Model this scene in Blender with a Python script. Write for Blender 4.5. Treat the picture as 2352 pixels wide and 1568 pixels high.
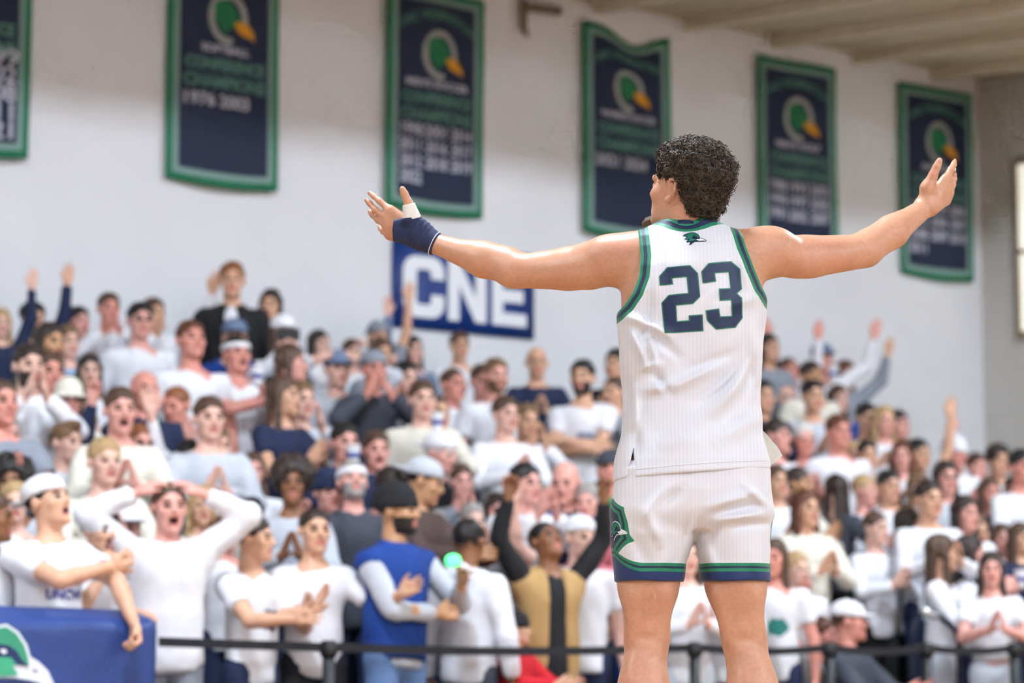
import bpy, bmesh, math, random
import numpy as np
from mathutils import Vector, Matrix
from mathutils.bvhtree import BVHTree

for _o in list(bpy.data.objects):
    bpy.data.objects.remove(_o, do_unlink=True)
SC = bpy.context.scene
COL = SC.collection
RND = random.Random(7)

# ------------------------------------------------------------------ camera
FPX = 5740.0                      # focal length in pixels of the 2352 x 1568 frame
CAMH = 0.53
PITCH = math.atan(716.0 / FPX)
cam = bpy.data.cameras.new('camera')
cam.sensor_width = 36.0
cam.lens = FPX * 36.0 / 2352.0
cam.clip_end = 200
cam.dof.use_dof = True
cam.dof.focus_distance = 7.05
cam.dof.aperture_fstop = 2.3
cam.dof.aperture_blades = 0
camo = bpy.data.objects.new('camera', cam)
COL.objects.link(camo)
camo.location = (0, 0, CAMH)
camo.rotation_euler = (math.pi / 2 + PITCH, 0, 0)
SC.camera = camo

# ------------------------------------------------------------------ world, exposure
W = bpy.data.worlds.new('world')
SC.world = W
W.use_nodes = True
W.node_tree.nodes['Background'].inputs[0].default_value = (0.5, 0.52, 0.56, 1)
W.node_tree.nodes['Background'].inputs[1].default_value = 0.10
SC.view_settings.view_transform = 'Standard'
SC.view_settings.look = 'None'
SC.view_settings.gamma = 1.0
SC.view_settings.exposure = 0.0
SC.view_settings.use_curve_mapping = False
SC.cycles.use_light_tree = False
SC.cycles.max_bounces = 6
SC.cycles.diffuse_bounces = 3
SC.cycles.glossy_bounces = 2
SC.cycles.adaptive_threshold = 0.12
SC.cycles.adaptive_min_samples = 14

# ------------------------------------------------------------------ frames of reference
CT, ST = math.cos(PITCH), math.sin(PITCH)
FWD = np.array([0, CT, ST]); UPV = np.array([0, -ST, CT]); CPOS = np.array([0, 0, CAMH])
E = np.array([0.798, 0.603]); E = E / np.linalg.norm(E)      # along the seating wall
N = np.array([-E[1], E[0]])                                  # into the seating wall
WALLP = 15.45                                                # distance of the seating wall
FLOORZ = -0.45                                               # spectators' floor, below the raised court deck


def ray(px, py):
    return FWD + np.array([1, 0, 0]) * ((px - 1176) / FPX) + UPV * ((784 - py) / FPX)


def at(px, py, Y):
    r = ray(px, py)
    return CPOS + r * (Y / r[1])


def on_plane(px, py, p):
    """point seen at a pixel on the upright plane at perpendicular distance p parallel to the seating wall"""
    r = ray(px, py)
    return CPOS + r * (p / (N[0] * r[0] + N[1] * r[1]))


def sp(s, p, z=0.0):
    return np.array([E[0] * s + N[0] * p, E[1] * s + N[1] * p, z])


def to_sp(P):
    return P[0] * E[0] + P[1] * E[1], P[0] * N[0] + P[1] * N[1]


# ------------------------------------------------------------------ lights: high-bay fixtures over the court
LIGHT_W = {-9.5: 1080.0, -2.5: 220.0, 7.2: 690.0}      # watts per lamp of each row across the court
LAMPS = [(s, p) for p in LIGHT_W for s in (-5.0, 4.0, 13.0)]
LAMPZ = 7.55


# ------------------------------------------------------------------ materials
def lin(c):
    """sRGB 0-255 triple to linear"""
    out = []
    for v in c:
        v = v / 255.0
        out.append(v / 12.92 if v <= 0.04045 else ((v + 0.055) / 1.055) ** 2.4)
    return tuple(out)


MATS = {}


def mat(name, rgb, rough=0.7, noise=0.0, scale=20.0, bump=0.0, bscale=60.0, metal=0.0, spec=0.5, sss=0.0, emit=None, sheen=0.0):
    """procedural principled material: colour with fine noise variation and fine relief"""
    if name in MATS:
        return MATS[name]
    m = bpy.data.materials.new(name)
    m.use_nodes = True
    nt = m.node_tree
    b = nt.nodes['Principled BSDF']
    c = lin(rgb) + (1,)
    b.inputs['Base Color'].default_value = c
    b.inputs['Roughness'].default_value = rough
    b.inputs['Metallic'].default_value = metal
    b.inputs['Specular IOR Level'].default_value = spec
    if sheen:
        b.inputs['Sheen Weight'].default_value = sheen
    if sss:
        b.inputs['Subsurface Weight'].default_value = sss
        b.inputs['Subsurface Radius'].default_value = (0.012, 0.005, 0.003)
        b.inputs['Subsurface Scale'].default_value = 1.0
    if emit:
        b.inputs['Emission Color'].default_value = lin(rgb) + (1,)
        b.inputs['Emission Strength'].default_value = emit
    if noise or bump:
        tc = nt.nodes.new('ShaderNodeTexCoord')
    if noise:
        n = nt.nodes.new('ShaderNodeTexNoise')
        n.inputs['Scale'].default_value = scale
        n.inputs['Detail'].default_value = 2
        nt.links.new(tc.outputs['Object'], n.inputs['Vector'])
        r = nt.nodes.new('ShaderNodeMapRange')
        r.inputs[1].default_value = 0.3; r.inputs[2].default_value = 0.7
        r.inputs[3].default_value = 1 - noise; r.inputs[4].default_value = 1 + noise * 0.6
        nt.links.new(n.outputs['Fac'], r.inputs[0])
        mx = nt.nodes.new('ShaderNodeVectorMath'); mx.operation = 'SCALE'
        mx.inputs[0].default_value = c[:3]
        nt.links.new(r.outputs[0], mx.inputs['Scale'])
        nt.links.new(mx.outputs[0], b.inputs['Base Color'])
    if bump:
        n2 = nt.nodes.new('ShaderNodeTexNoise')
        n2.inputs['Scale'].default_value = bscale
        n2.inputs['Detail'].default_value = 1
        nt.links.new(tc.outputs['Object'], n2.inputs['Vector'])
        bp = nt.nodes.new('ShaderNodeBump')
        bp.inputs['Strength'].default_value = bump
        bp.inputs['Distance'].default_value = 0.01
        nt.links.new(n2.outputs['Fac'], bp.inputs['Height'])
        nt.links.new(bp.outputs[0], b.inputs['Normal'])
    MATS[name] = m
    return m


# ------------------------------------------------------------------ mesh helpers
def mk_mesh(name, V, Q, mats=(), midx=None, smooth=True):
    V = np.asarray(V, dtype=np.float32); Q = np.asarray(Q, dtype=np.int32)
    me = bpy.data.meshes.new(name)
    me.vertices.add(len(V)); me.vertices.foreach_set('co', V.ravel())
    k = Q.shape[1]
    me.loops.add(Q.size); me.loops.foreach_set('vertex_index', Q.ravel())
    me.polygons.add(len(Q)); me.polygons.foreach_set('loop_start', np.arange(0, Q.size, k, dtype=np.int32))
    if smooth:
        me.polygons.foreach_set('use_smooth', np.ones(len(Q), dtype=bool))
    for m in mats:
        me.materials.append(m)
    if midx is not None:
        me.polygons.foreach_set('material_index', np.asarray(midx, dtype=np.int32))
    me.update(calc_edges=True)
    return me


def link(name, data, parent=None, loc=None, label=None, cat=None, group=None, kind=None):
    o = bpy.data.objects.new(name, data)
    COL.objects.link(o)
    if parent is not None:
        o.parent = parent
    if loc is not None:
        o.location = Vector(tuple(float(v) for v in loc))
    if label: o['label'] = label
    if cat: o['category'] = cat
    if group: o['group'] = group
    if kind: o['kind'] = kind
    return o


def bm_obj(name, bm, m, parent=None, smooth=False, **kw):
    me = bpy.data.meshes.new(name)
    bmesh.ops.recalc_face_normals(bm, faces=bm.faces)
    bm.to_mesh(me); bm.free()
    if m is not None:
        me.materials.append(m)
    if smooth:
        for p in me.polygons: p.use_smooth = True
    return link(name, me, parent, **kw)


def add_box(bm, o, ex, ey, ez, bevel=0.0):
    """box from a corner o and three edge vectors"""
    o, ex, ey, ez = (Vector(tuple(float(v) for v in a)) for a in (o, ex, ey, ez))
    vs = [bm.verts.new(o + ex * i + ey * j + ez * k) for i in (0, 1) for j in (0, 1) for k in (0, 1)]
    F = [(0, 1, 3, 2), (4, 6, 7, 5), (0, 4, 5, 1), (2, 3, 7, 6), (0, 2, 6, 4), (1, 5, 7, 3)]
    fs = [bm.faces.new([vs[i] for i in f]) for f in F]
    if bevel:
        es = list({e for f in fs for e in f.edges})
        bmesh.ops.bevel(bm, geom=es, offset=bevel, segments=2, affect='EDGES', profile=0.5)
    return fs


def tube(bm, pts, r, n=8, closed=False):
    pts = [Vector(tuple(float(v) for v in p)) for p in pts]
    rs = r if isinstance(r, (list, tuple)) else [r] * len(pts)
    rings = []
    up = Vector((0.13, 0.27, 0.95))
    for i, p in enumerate(pts):
        a = pts[i - 1] if (i > 0 or closed) else pts[0]
        b = pts[(i + 1) % len(pts)] if (i < len(pts) - 1 or closed) else pts[-1]
        t = (b - a).normalized()
        u = t.cross(up)
        if u.length < 0.1: u = t.cross(Vector((1, 0, 0)))
        u.normalize(); w = t.cross(u).normalized()
        rings.append([bm.verts.new(p + (u * math.cos(2 * math.pi * k / n) + w * math.sin(2 * math.pi * k / n)) * rs[i]) for k in range(n)])
    m = len(rings)
    for i in range(m if closed else m - 1):
        A, B = rings[i], rings[(i + 1) % m]
        for k in range(n):
            bm.faces.new((A[k], A[(k + 1) % n], B[(k + 1) % n], B[k]))
    if not closed:
        bm.faces.new(rings[0]); bm.faces.new(list(reversed(rings[-1])))


# ------------------------------------------------------------------ signed distance toolkit
def sd_cap(P, a, b, r1, r2, u=None, f=1.0):
    a = np.asarray(a, float); b = np.asarray(b, float)
    ab = b - a
    t = np.clip((P - a) @ ab / max(ab @ ab, 1e-9), 0, 1)
    D = P - a - t[:, None] * ab
    if u is not None:
        D = D + (D @ np.asarray(u, float))[:, None] * np.asarray(u, float) * (1.0 / f - 1.0)
    return np.sqrt((D * D).sum(1)) - (r1 + (r2 - r1) * t)


def sd_ell(P, c, r, R=None):
    D = P - np.asarray(c, float)
    if R is not None:
        D = D @ R
    r = np.asarray(r, float)
    k0 = np.sqrt(((D / r) ** 2).sum(1)); k1 = np.sqrt(((D / (r * r)) ** 2).sum(1)) + 1e-9
    return k0 * (k0 - 1.0) / k1


def smin(a, b, k):
    if k <= 0: return np.minimum(a, b)
    h = np.maximum(k - np.abs(a - b), 0) / k
    return np.minimum(a, b) - h * h * k * 0.25


def smax(a, b, k):
    return -smin(-a, -b, k)


def rotz(a):
    c, s = math.cos(a), math.sin(a)
    return np.array([[c, -s, 0], [s, c, 0], [0, 0, 1.0]])


def rotx(a):
    c, s = math.cos(a), math.sin(a)
    return np.array([[1, 0, 0], [0, c, -s], [0, s, c]])


def roty(a):
    c, s = math.cos(a), math.sin(a)
    return np.array([[c, 0, s], [0, 1, 0], [-s, 0, c]])


def vnoise(P, seed=0, n=5, f0=1.0):
    """cheap smooth pseudo-noise: sum of rotated sines, about -1..1"""
    rs = np.random.RandomState(seed)
    out = np.zeros(len(P))
    for i in range(n):
        k = rs.normal(size=3); k = k / np.linalg.norm(k) * f0 * rs.uniform(0.7, 1.5)
        out += np.sin(P @ k + rs.uniform(0, 6.28))
    return out / n * 1.6


def snet(fn, lo, hi, h, band=1.6):
    """surface nets over a narrow band of a distance function"""
    lo = np.asarray(lo, float); hi = np.asarray(hi, float)
    B = 4
    nb = np.maximum(np.ceil((hi - lo) / (h * B)).astype(int), 1)
    H = h * B
    I = np.stack(np.meshgrid(*[np.arange(k) for k in nb], indexing='ij'), -1).reshape(-1, 3)
    dc = fn(lo + (I + 0.5) * H).reshape(nb)
    act = np.abs(dc) < band * H
    up = lambda A: A.repeat(B, 0).repeat(B, 1).repeat(B, 2)
    n = nb * B
    F = np.pad(up(dc.astype(np.float32)), ((0, 1),) * 3, mode='edge')
    A = up(act)
    M = np.zeros(n + 1, bool)
    for i in (0, 1):
        for j in (0, 1):
            for k in (0, 1):
                M[i:i + n[0], j:j + n[1], k:k + n[2]] |= A
    pts = np.argwhere(M)
    vals = np.empty(len(pts), np.float32)
    for s in range(0, len(pts), 150000):
        vals[s:s + 150000] = fn(lo + pts[s:s + 150000] * h)
    F[M] = vals
    ins = F < 0
    iu = ins.astype(np.uint8)
    c = np.zeros(n, np.uint8)
    for i in (0, 1):
        for j in (0, 1):
            for k in (0, 1):
                c += iu[i:i + n[0], j:j + n[1], k:k + n[2]]
    mixed = (c > 0) & (c < 8)
    idx = np.full(n, -1, np.int32)
    cells = np.argwhere(mixed)
    idx[mixed] = np.arange(len(cells))
    acc = np.zeros((len(cells), 3)); cnt = np.zeros(len(cells))
    corners = [(i, j, k) for i in (0, 1) for j in (0, 1) for k in (0, 1)]
    for a in corners:
        for ax in range(3):
            if a[ax] == 0:
                b = list(a); b[ax] = 1
                fa = F[cells[:, 0] + a[0], cells[:, 1] + a[1], cells[:, 2] + a[2]]
                fb = F[cells[:, 0] + b[0], cells[:, 1] + b[1], cells[:, 2] + b[2]]
                m = (fa < 0) != (fb < 0)
                t = np.where(m, fa / np.where(m, fa - fb, 1), 0)
                pos = np.tile(np.array(a, float), (len(cells), 1)); pos[:, ax] = t
                acc[m] += pos[m]; cnt[m] += 1
    V = lo + (cells + acc / np.maximum(cnt, 1)[:, None]) * h
    quads = []
    for ax in range(3):
        b, d = (ax + 1) % 3, (ax + 2) % 3
        s0 = [slice(None)] * 3; s1 = [slice(None)] * 3
        s0[ax] = slice(0, -1); s1[ax] = slice(1, None)
        for q in (b, d):
            s0[q] = slice(1, -1); s1[q] = slice(1, -1)
        x0 = ins[tuple(s0)]; x1 = ins[tuple(s1)]
        for flip, m in ((False, x0 & ~x1), (True, ~x0 & x1)):
            p = np.argwhere(m)
            if not len(p): continue
            p[:, b] += 1; p[:, d] += 1
            def cell(db, dd):
                q = p.copy(); q[:, b] += db; q[:, d] += dd
                return idx[q[:, 0], q[:, 1], q[:, 2]]
            f = [cell(-1, -1), cell(0, -1), cell(0, 0), cell(-1, 0)]
            if flip: f = f[::-1]
            quads.append(np.stack(f, 1))
    Q = np.concatenate(quads)
    Q = Q[(Q >= 0).all(1)]
    return V, Q


def relax(V, Q, it=2, lam=0.5):
    """laplacian smoothing of a quad mesh"""
    E2 = np.concatenate([Q[:, [0, 1]], Q[:, [1, 2]], Q[:, [2, 3]], Q[:, [3, 0]]])
    for _ in range(it):
        S = np.zeros_like(V); c = np.zeros(len(V))
        np.add.at(S, E2[:, 0], V[E2[:, 1]]); np.add.at(c, E2[:, 0], 1)
        np.add.at(S, E2[:, 1], V[E2[:, 0]]); np.add.at(c, E2[:, 1], 1)
        V = V + lam * (S / np.maximum(c, 1)[:, None] - V)
    return V


def poly_sd(X, Y, poly):
    """signed distance to a 2-D polygon, negative inside"""
    poly = np.asarray(poly, float)
    d = np.full(X.shape, 1e9); s = np.ones(X.shape)
    n = len(poly)
    for i in range(n):
        a = poly[i]; b = poly[i - 1]
        ex, ey = b - a
        wx, wy = X - a[0], Y - a[1]
        t = np.clip((wx * ex + wy * ey) / max(ex * ex + ey * ey, 1e-12), 0, 1)
        d = np.minimum(d, (wx - ex * t) ** 2 + (wy - ey * t) ** 2)
        c1 = Y >= a[1]; c2 = Y < b[1]; c3 = ex * wy > ey * wx
        s = np.where((c1 & c2 & c3) | (~c1 & ~c2 & ~c3), -s, s)
    return s * np.sqrt(d)


# ------------------------------------------------------------------ text as flat polygons
def text_geo(items):
    """items: list of (text, size, bold) -> list of (V2, tris) centred on the origin"""
    obs = []
    for t, size, bold in items:
        cu = bpy.data.curves.new('lettering', 'FONT')
        cu.body = t; cu.size = size; cu.align_x = 'CENTER'; cu.align_y = 'CENTER'
        cu.offset = bold; cu.resolution_u = 3
        o = bpy.data.objects.new('lettering', cu); COL.objects.link(o); obs.append(o)
    dg = bpy.context.evaluated_depsgraph_get()
    out = []
    for o in obs:
        me = o.evaluated_get(dg).to_mesh()
        me.calc_loop_triangles()
        V = np.array([tuple(v.co)[:2] for v in me.vertices])
        T = np.array([tuple(t.vertices) for t in me.loop_triangles])
        out.append((V, T))
        o.evaluated_get(dg).to_mesh_clear()
    for o in obs:
        cu = o.data
        bpy.data.objects.remove(o, do_unlink=True); bpy.data.curves.remove(cu)
    return out
# ================================================================== THE HALL
M_WALL = mat('wall_paint', (228, 228, 232), 0.85, noise=0.03, scale=1.5)
M_WALL2 = mat('end_wall_paint', (206, 200, 192), 0.85, noise=0.03, scale=1.5)
M_CEIL = mat('ceiling_paint', (205, 188, 158), 0.9, noise=0.05, scale=2.0)
M_BEAM = mat('beam_paint', (226, 212, 188), 0.8, noise=0.04, scale=3.0)
M_DECK = None
M_CONC = mat('concrete_floor', (96, 96, 100), 0.7, noise=0.15, scale=3.0)
M_TIER = mat('tier_dark', (38, 40, 46), 0.7, noise=0.15, scale=6)
M_SEAT = mat('seat_green', (10, 128, 98), 0.45, noise=0.06, scale=8)
M_BLACK = mat('black_metal', (22, 23, 27), 0.45, noise=0.1, scale=30)
M_STRAP = mat('black_strap', (26, 27, 34), 0.8, noise=0.2, scale=60)


def slab(name, s0, s1, p0, p1, z0, z1, m, **kw):
    bm = bmesh.new()
    add_box(bm, sp(s0, p0, z0), sp(s1, p0) - sp(s0, p0), sp(s0, p1) - sp(s0, p0), (0, 0, z1 - z0))
    return bm_obj(name, bm, m, **kw)


def wood_mat():
    m = bpy.data.materials.new('court_wood'); m.use_nodes = True
    nt = m.node_tree; b = nt.nodes['Principled BSDF']
    tc = nt.nodes.new('ShaderNodeTexCoord')
    mp = nt.nodes.new('ShaderNodeMapping'); mp.inputs['Rotation'].default_value = (0, 0, -math.atan2(E[1], E[0]))
    br = nt.nodes.new('ShaderNodeTexBrick')
    br.inputs['Scale'].default_value = 1.0; br.inputs['Brick Width'].default_value = 1.6; br.inputs['Row Height'].default_value = 0.06
    br.inputs['Mortar Size'].default_value = 0.001
    br.inputs['Color1'].default_value = lin((168, 126, 84)) + (1,); br.inputs['Color2'].default_value = lin((180, 138, 94)) + (1,)
    br.inputs['Mortar'].default_value = lin((120, 80, 45)) + (1,)
    nt.links.new(tc.outputs['Object'], mp.inputs[0]); nt.links.new(mp.outputs[0], br.inputs['Vector'])
    nt.links.new(br.outputs['Color'], b.inputs['Base Color'])
    b.inputs['Roughness'].default_value = 0.3
    return m


S0, S1, PB = -14.0, 17.05, -11.0
slab('floor', S0, S1, PB, 10.3, -0.45, 0.0, wood_mat(), kind='structure', label='raised wooden basketball court deck')
slab('floor_seating', S0, S1, 10.3, WALLP, FLOORZ - 0.1, FLOORZ, M_CONC, kind='structure', label='grey floor in front of the stands')
slab('wall_seating', S0, S1, WALLP, WALLP + 0.2, FLOORZ - 0.1, 8.2, M_WALL, kind='structure', label='white painted gym wall behind the stands')
slab('wall_end', S1, S1 + 0.2, PB, WALLP + 0.2, FLOORZ - 0.1, 8.2, M_WALL2, kind='structure', label='beige end wall beyond the last banner')
slab('wall_far_end', S0 - 0.2, S0, PB, WALLP + 0.2, FLOORZ - 0.1, 8.2, M_WALL, kind='structure', label='white end wall out of view')
slab('wall_opposite', S0, S1, PB - 0.2, PB, FLOORZ - 0.1, 8.2, M_WALL, kind='structure', label='white wall opposite the stands')
slab('ceiling', S0, S1, PB, WALLP, 8.0, 8.2, M_CEIL, kind='structure', label='beige high ceiling over the court')

# lowered sloping ceiling along the seating wall, with its beams
SLOPE = 0.095
SOFP = 12.4
zw, zf = 5.80, 5.80 - SLOPE * (WALLP - SOFP)
bm = bmesh.new()
for (sa, sb) in ((S0, S1),):
    vs = []
    for s in (sa, sb):
        for (p, z) in ((WALLP, zw), (SOFP, zf), (SOFP, 8.0), (WALLP, 8.0)):
            vs.append(bm.verts.new(Vector(tuple(sp(s, p, z)))))
    for i in range(4):
        bm.faces.new((vs[i], vs[(i + 1) % 4], vs[4 + (i + 1) % 4], vs[4 + i]))
    bm.faces.new(vs[:4]); bm.faces.new(vs[4:])
soffit = bm_obj('ceiling_soffit', bm, M_CEIL, kind='structure', label='lowered beige ceiling above the banners')
for i in range(12):
    s = 6.62 + 0.985 * i
    if s > S1 - 0.1: break
    bm = bmesh.new()
    a = sp(s - 0.045, WALLP, zw - 0.10); b = sp(s - 0.045, SOFP, zf - 0.10)
    add_box(bm, a, sp(0.09, 0), b - a, (0, 0, 0.13), bevel=0.012)
    bm_obj('beam', bm, M_BEAM, soffit)

# high-bay lamps: a housing, a diffuser and the lamp's own light
M_HOUS = mat('lamp_housing', (210, 212, 215), 0.4, metal=0.3)
M_DIFF = mat('lamp_diffuser', (255, 250, 244), 0.5)
LAMPD = {}
for _p, _w in LIGHT_W.items():
    la = bpy.data.lights.new('lamp_light', 'AREA')
    la.shape = 'RECTANGLE'; la.size = 1.3; la.size_y = 1.3; la.energy = _w; la.color = (0.85, 0.985, 1.13)
    LAMPD[_p] = la
_ang = math.atan2(E[1], E[0])
hm = dm = None
for (s, p) in LAMPS:
    o = link('ceiling_light', None, loc=sp(s, p, LAMPZ), label='white square high-bay lamp hung above the court', cat='light', group='high-bay lamps above the court')
    o.rotation_euler = (0, 0, _ang)
    if hm is None:
        bm = bmesh.new()
        add_box(bm, (-0.7, -0.7, 0), (1.4, 0, 0), (0, 1.4, 0), (0, 0, 0.12), bevel=0.02)
        tube(bm, [(-0.5, 0, 0.12), (-0.5, 0, 0.45)], 0.012, 6); tube(bm, [(0.5, 0, 0.12), (0.5, 0, 0.45)], 0.012, 6)
        hm = bm_obj('housing', bm, M_HOUS, o)
        bm = bmesh.new(); add_box(bm, (-0.65, -0.65, -0.015), (1.3, 0, 0), (0, 1.3, 0), (0, 0, 0.015))
        dm = bm_obj('diffuser', bm, M_DIFF, o)
    else:
        link('housing', hm.data, o); link('diffuser', dm.data, o)
    l = link('lamp_light', LAMPD[p], o); l.location = (0, 0, -0.03)

# tall window in the end wall, at the edge of the view
def on_end(px, py, s=S1):
    r = ray(px, py)
    return CPOS + r * (s / (E[0] * r[0] + E[1] * r[1]))
wa = on_end(2346, 770); wb = on_end(2346, 372); wm = on_end(2346, 580)
_, pw = to_sp(wa)
win = link('window_1', None, loc=sp(S1, pw, wa[2]), kind='structure', label='tall pale window in the end wall')
M_FRAME = mat('window_frame', (150, 130, 105), 0.6)
M_PANE = mat('window_daylight', (248, 246, 232), 0.3, emit=0.75)
off = np.array(win.location)
def wbox(name, p0, p1, z0, z1, d0, d1, m):
    bm = bmesh.new()
    add_box(bm, sp(S1 - d0, p0, z0) - off, sp(d0 - d1, 0), sp(0, p1 - p0), (0, 0, z1 - z0), bevel=0.004)
    return bm_obj(name, bm, m, win)
H0, H1, HM = wa[2], wb[2], wm[2]
wbox('pane', pw - 1.15, pw - 0.03, H0 + 0.03, HM - 0.02, 0.03, 0.01, M_PANE)
wbox('pane', pw - 1.15, pw - 0.03, HM + 0.02, H1 - 0.03, 0.03, 0.01, M_PANE)
for (p0, p1, z0, z1) in ((pw - 1.2, pw + 0.02, H0 - 0.03, H0 + 0.03), (pw - 1.2, pw + 0.02, H1 - 0.03, H1 + 0.03), (pw - 1.2, pw + 0.02, HM - 0.02, HM + 0.02),
                         (pw - 0.03, pw + 0.02, H0 + 0.03, H1 - 0.03), (pw - 1.2, pw - 1.15, H0 + 0.03, H1 - 0.03)):
    wbox('window_frame', p0, p1, z0, z1, 0.05, 0.0, M_FRAME)

# conduit bracket high on the wall between two banners
bk = link('conduit_bracket', None, loc=sp(11.9, WALLP, 5.35), label='dim brown conduit bracket high on the wall between two banners', cat='bracket')
M_BR = mat('bracket_paint', (128, 112, 92), 0.7)
q = lambda px, py, d: on_plane(px, py, WALLP - d) - np.array(bk.location)
bm = bmesh.new(); tube(bm, [q(1204, -2, .05), q(1203, 20, .05), q(1203, 62, .05), q(1212, 85, .03)], [.03, .035, .03, .015], 8); bm_obj('conduit', bm, M_BR, bk, smooth=True)
bm = bmesh.new(); tube(bm, [q(1203, 14, .05), q(1285, 26, .05)], .04, 8); bm_obj('arm', bm, M_BR, bk, smooth=True)

# ------------------------------------------------------------------ stands
ROWP = [11.55 + 0.6 * k for k in range(6)]
ROWZ = [FLOORZ + 0.3 * (k + 1) for k in range(6)]
ROWE = [16.95, 16.95, 16.95, 16.2, 15.3, 14.9]
for k in range(6):
    bm = bmesh.new()
    a = sp(0.5, ROWP[k], FLOORZ)
    add_box(bm, a, sp(ROWE[k] - 0.5, 0), sp(0, 0.6 if k < 5 else WALLP - ROWP[5] - 0.01), (0, 0, ROWZ[k] - FLOORZ))
    t = bm_obj('seating_tier', bm, M_TIER, kind='structure', label='dark tier %d of the stands, counted from the floor' % (k + 1))
    bm = bmesh.new()
    add_box(bm, sp(0.6, ROWP[k] + 0.33, ROWZ[k] + 0.36), sp(ROWE[k] - 0.7, 0), sp(0, 0.22), (0, 0, 0.045), bevel=0.012)
    bm_obj('bench_seat', bm, M_SEAT, t)
    bm = bmesh.new()
    for s in np.arange(1.0, ROWE[k] - 0.3, 1.5):
        add_box(bm, sp(s, ROWP[k] + 0.40, ROWZ[k]), sp(0.05, 0), sp(0, 0.08), (0, 0, 0.36))
    bm_obj('bench_support', bm, M_BLACK, t)

# ------------------------------------------------------------------ belt stanchions along the floor seats
BELTP, BELTZ = 10.62, 0.55
def belt_s(px): return to_sp(on_plane(px, 1490, BELTP))[0]
posts = [755, 1595, 1905, 2128, 2330, 2500]
plab = ['beside the man in black trousers and white tee', 'seen between the legs of the player',
        'beside the seated man in a white cap', 'in front of the woman in white trousers', 'in front of the woman in grey sweatpants', 'beyond the last woman in view']
for i, px in enumerate(posts[:-1]):
    s = belt_s(px); s2 = belt_s(posts[i + 1])
    o = link('belt_stanchion', None, loc=sp(s, BELTP, FLOORZ), label='black belt stanchion ' + plab[i], cat='stanchion', group='belt stanchions along the floor')
    o.rotation_euler = (0, 0, _ang)
    bm = bmesh.new(); tube(bm, [(0, 0, 0.02), (0, 0, 1.0)], 0.032, 12); bm_obj('post', bm, M_BLACK, o, smooth=True)
    bm = bmesh.new(); tube(bm, [(0, 0, 0), (0, 0, 0.015), (0, 0, 0.03), (0, 0, 0.04)], [0.17, 0.17, 0.12, 0.05], 20); bm_obj('base', bm, M_BLACK, o, smooth=True)
    bm = bmesh.new(); tube(bm, [(0, 0, 0.96), (0, 0, 0.98), (0, 0, 1.03), (0, 0, 1.045)], [0.036, 0.046, 0.046, 0.03], 14); bm_obj('belt_head', bm, M_BLACK, o, smooth=True)
    L = s2 - s
    bm = bmesh.new()
    n = 10
    for j in range(n):
        x0, x1 = .045 + (L - .09) * j / n, .045 + (L - .09) * (j + 1) / n
        za, zb = (BELTZ - FLOORZ - 0.02 * (1 - (2 * q / n - 1) ** 2) for q in (j, j + 1))
        a = np.array([x0, -0.0015, za - 0.012])
        add_box(bm, a, (x1 - x0, 0, zb - za), (0, 0.003, 0), (0, 0, 0.045))
    bm_obj('belt', bm, M_STRAP, o)
    if i == 0:
        bm = bmesh.new()
        L0 = s - belt_s(364)
        add_box(bm, (-L0, -0.0015, BELTZ - FLOORZ + .012), (L0 - .045, 0, -.024), (0, .003, 0), (0, 0, .045))
        bm_obj('belt', bm, M_STRAP, o)

# aisle handrail, a dark bent tube with its top highlight built on as a pale piece
hr = [(2092, 1560), (2094, 1490), (2098, 1440), (2108, 1415), (2128, 1401), (2150, 1408), (2180, 1432), (2196, 1448), (2202, 1475), (2203, 1560)]
HP = 10.95
o0 = on_plane(2150, 1560, HP); o0[2] = FLOORZ
o = link('handrail', None, loc=o0, label='dark bent-tube aisle handrail in front of the women in white', cat='handrail')
M_RAIL = mat('dark_rail', (40, 48, 66), 0.25, metal=0.6)
pts = [on_plane(px, py, HP) - o0 for px, py in hr]
pts[0][2] = 0; pts[-1][2] = 0
bm = bmesh.new(); tube(bm, pts, 0.018, 10); bm_obj('rail_tube', bm, M_RAIL, o, smooth=True)
bm = bmesh.new(); tube(bm, [on_plane(2097, 1478, HP) - o0, on_plane(2150, 1490, HP) - o0, on_plane(2202, 1497, HP) - o0], 0.013, 8); bm_obj('cross_tube', bm, M_RAIL, o, smooth=True)
bm = bmesh.new(); a = on_plane(2118, 1400, HP - .03) - o0; b = on_plane(2150, 1416, HP - .03) - o0
tube(bm, [a, b], 0.024, 10); bm_obj('rail_highlight', bm, mat('highlight_pale', (225, 228, 232), 0.2, metal=0.7), o, smooth=True)  # pale piece stands in for the glint on the tube's top bend

# ------------------------------------------------------------------ sheet pieces that follow a wavy cloth
def wave(u, z, seed, amp):
    return amp * (np.sin(u * 5.1 + seed) * 0.55 + np.sin(u * 9.7 + z * 1.3 + seed * 2.1) * 0.25 + np.sin(z * 2.2 + seed * 1.7) * 0.35)


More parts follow.
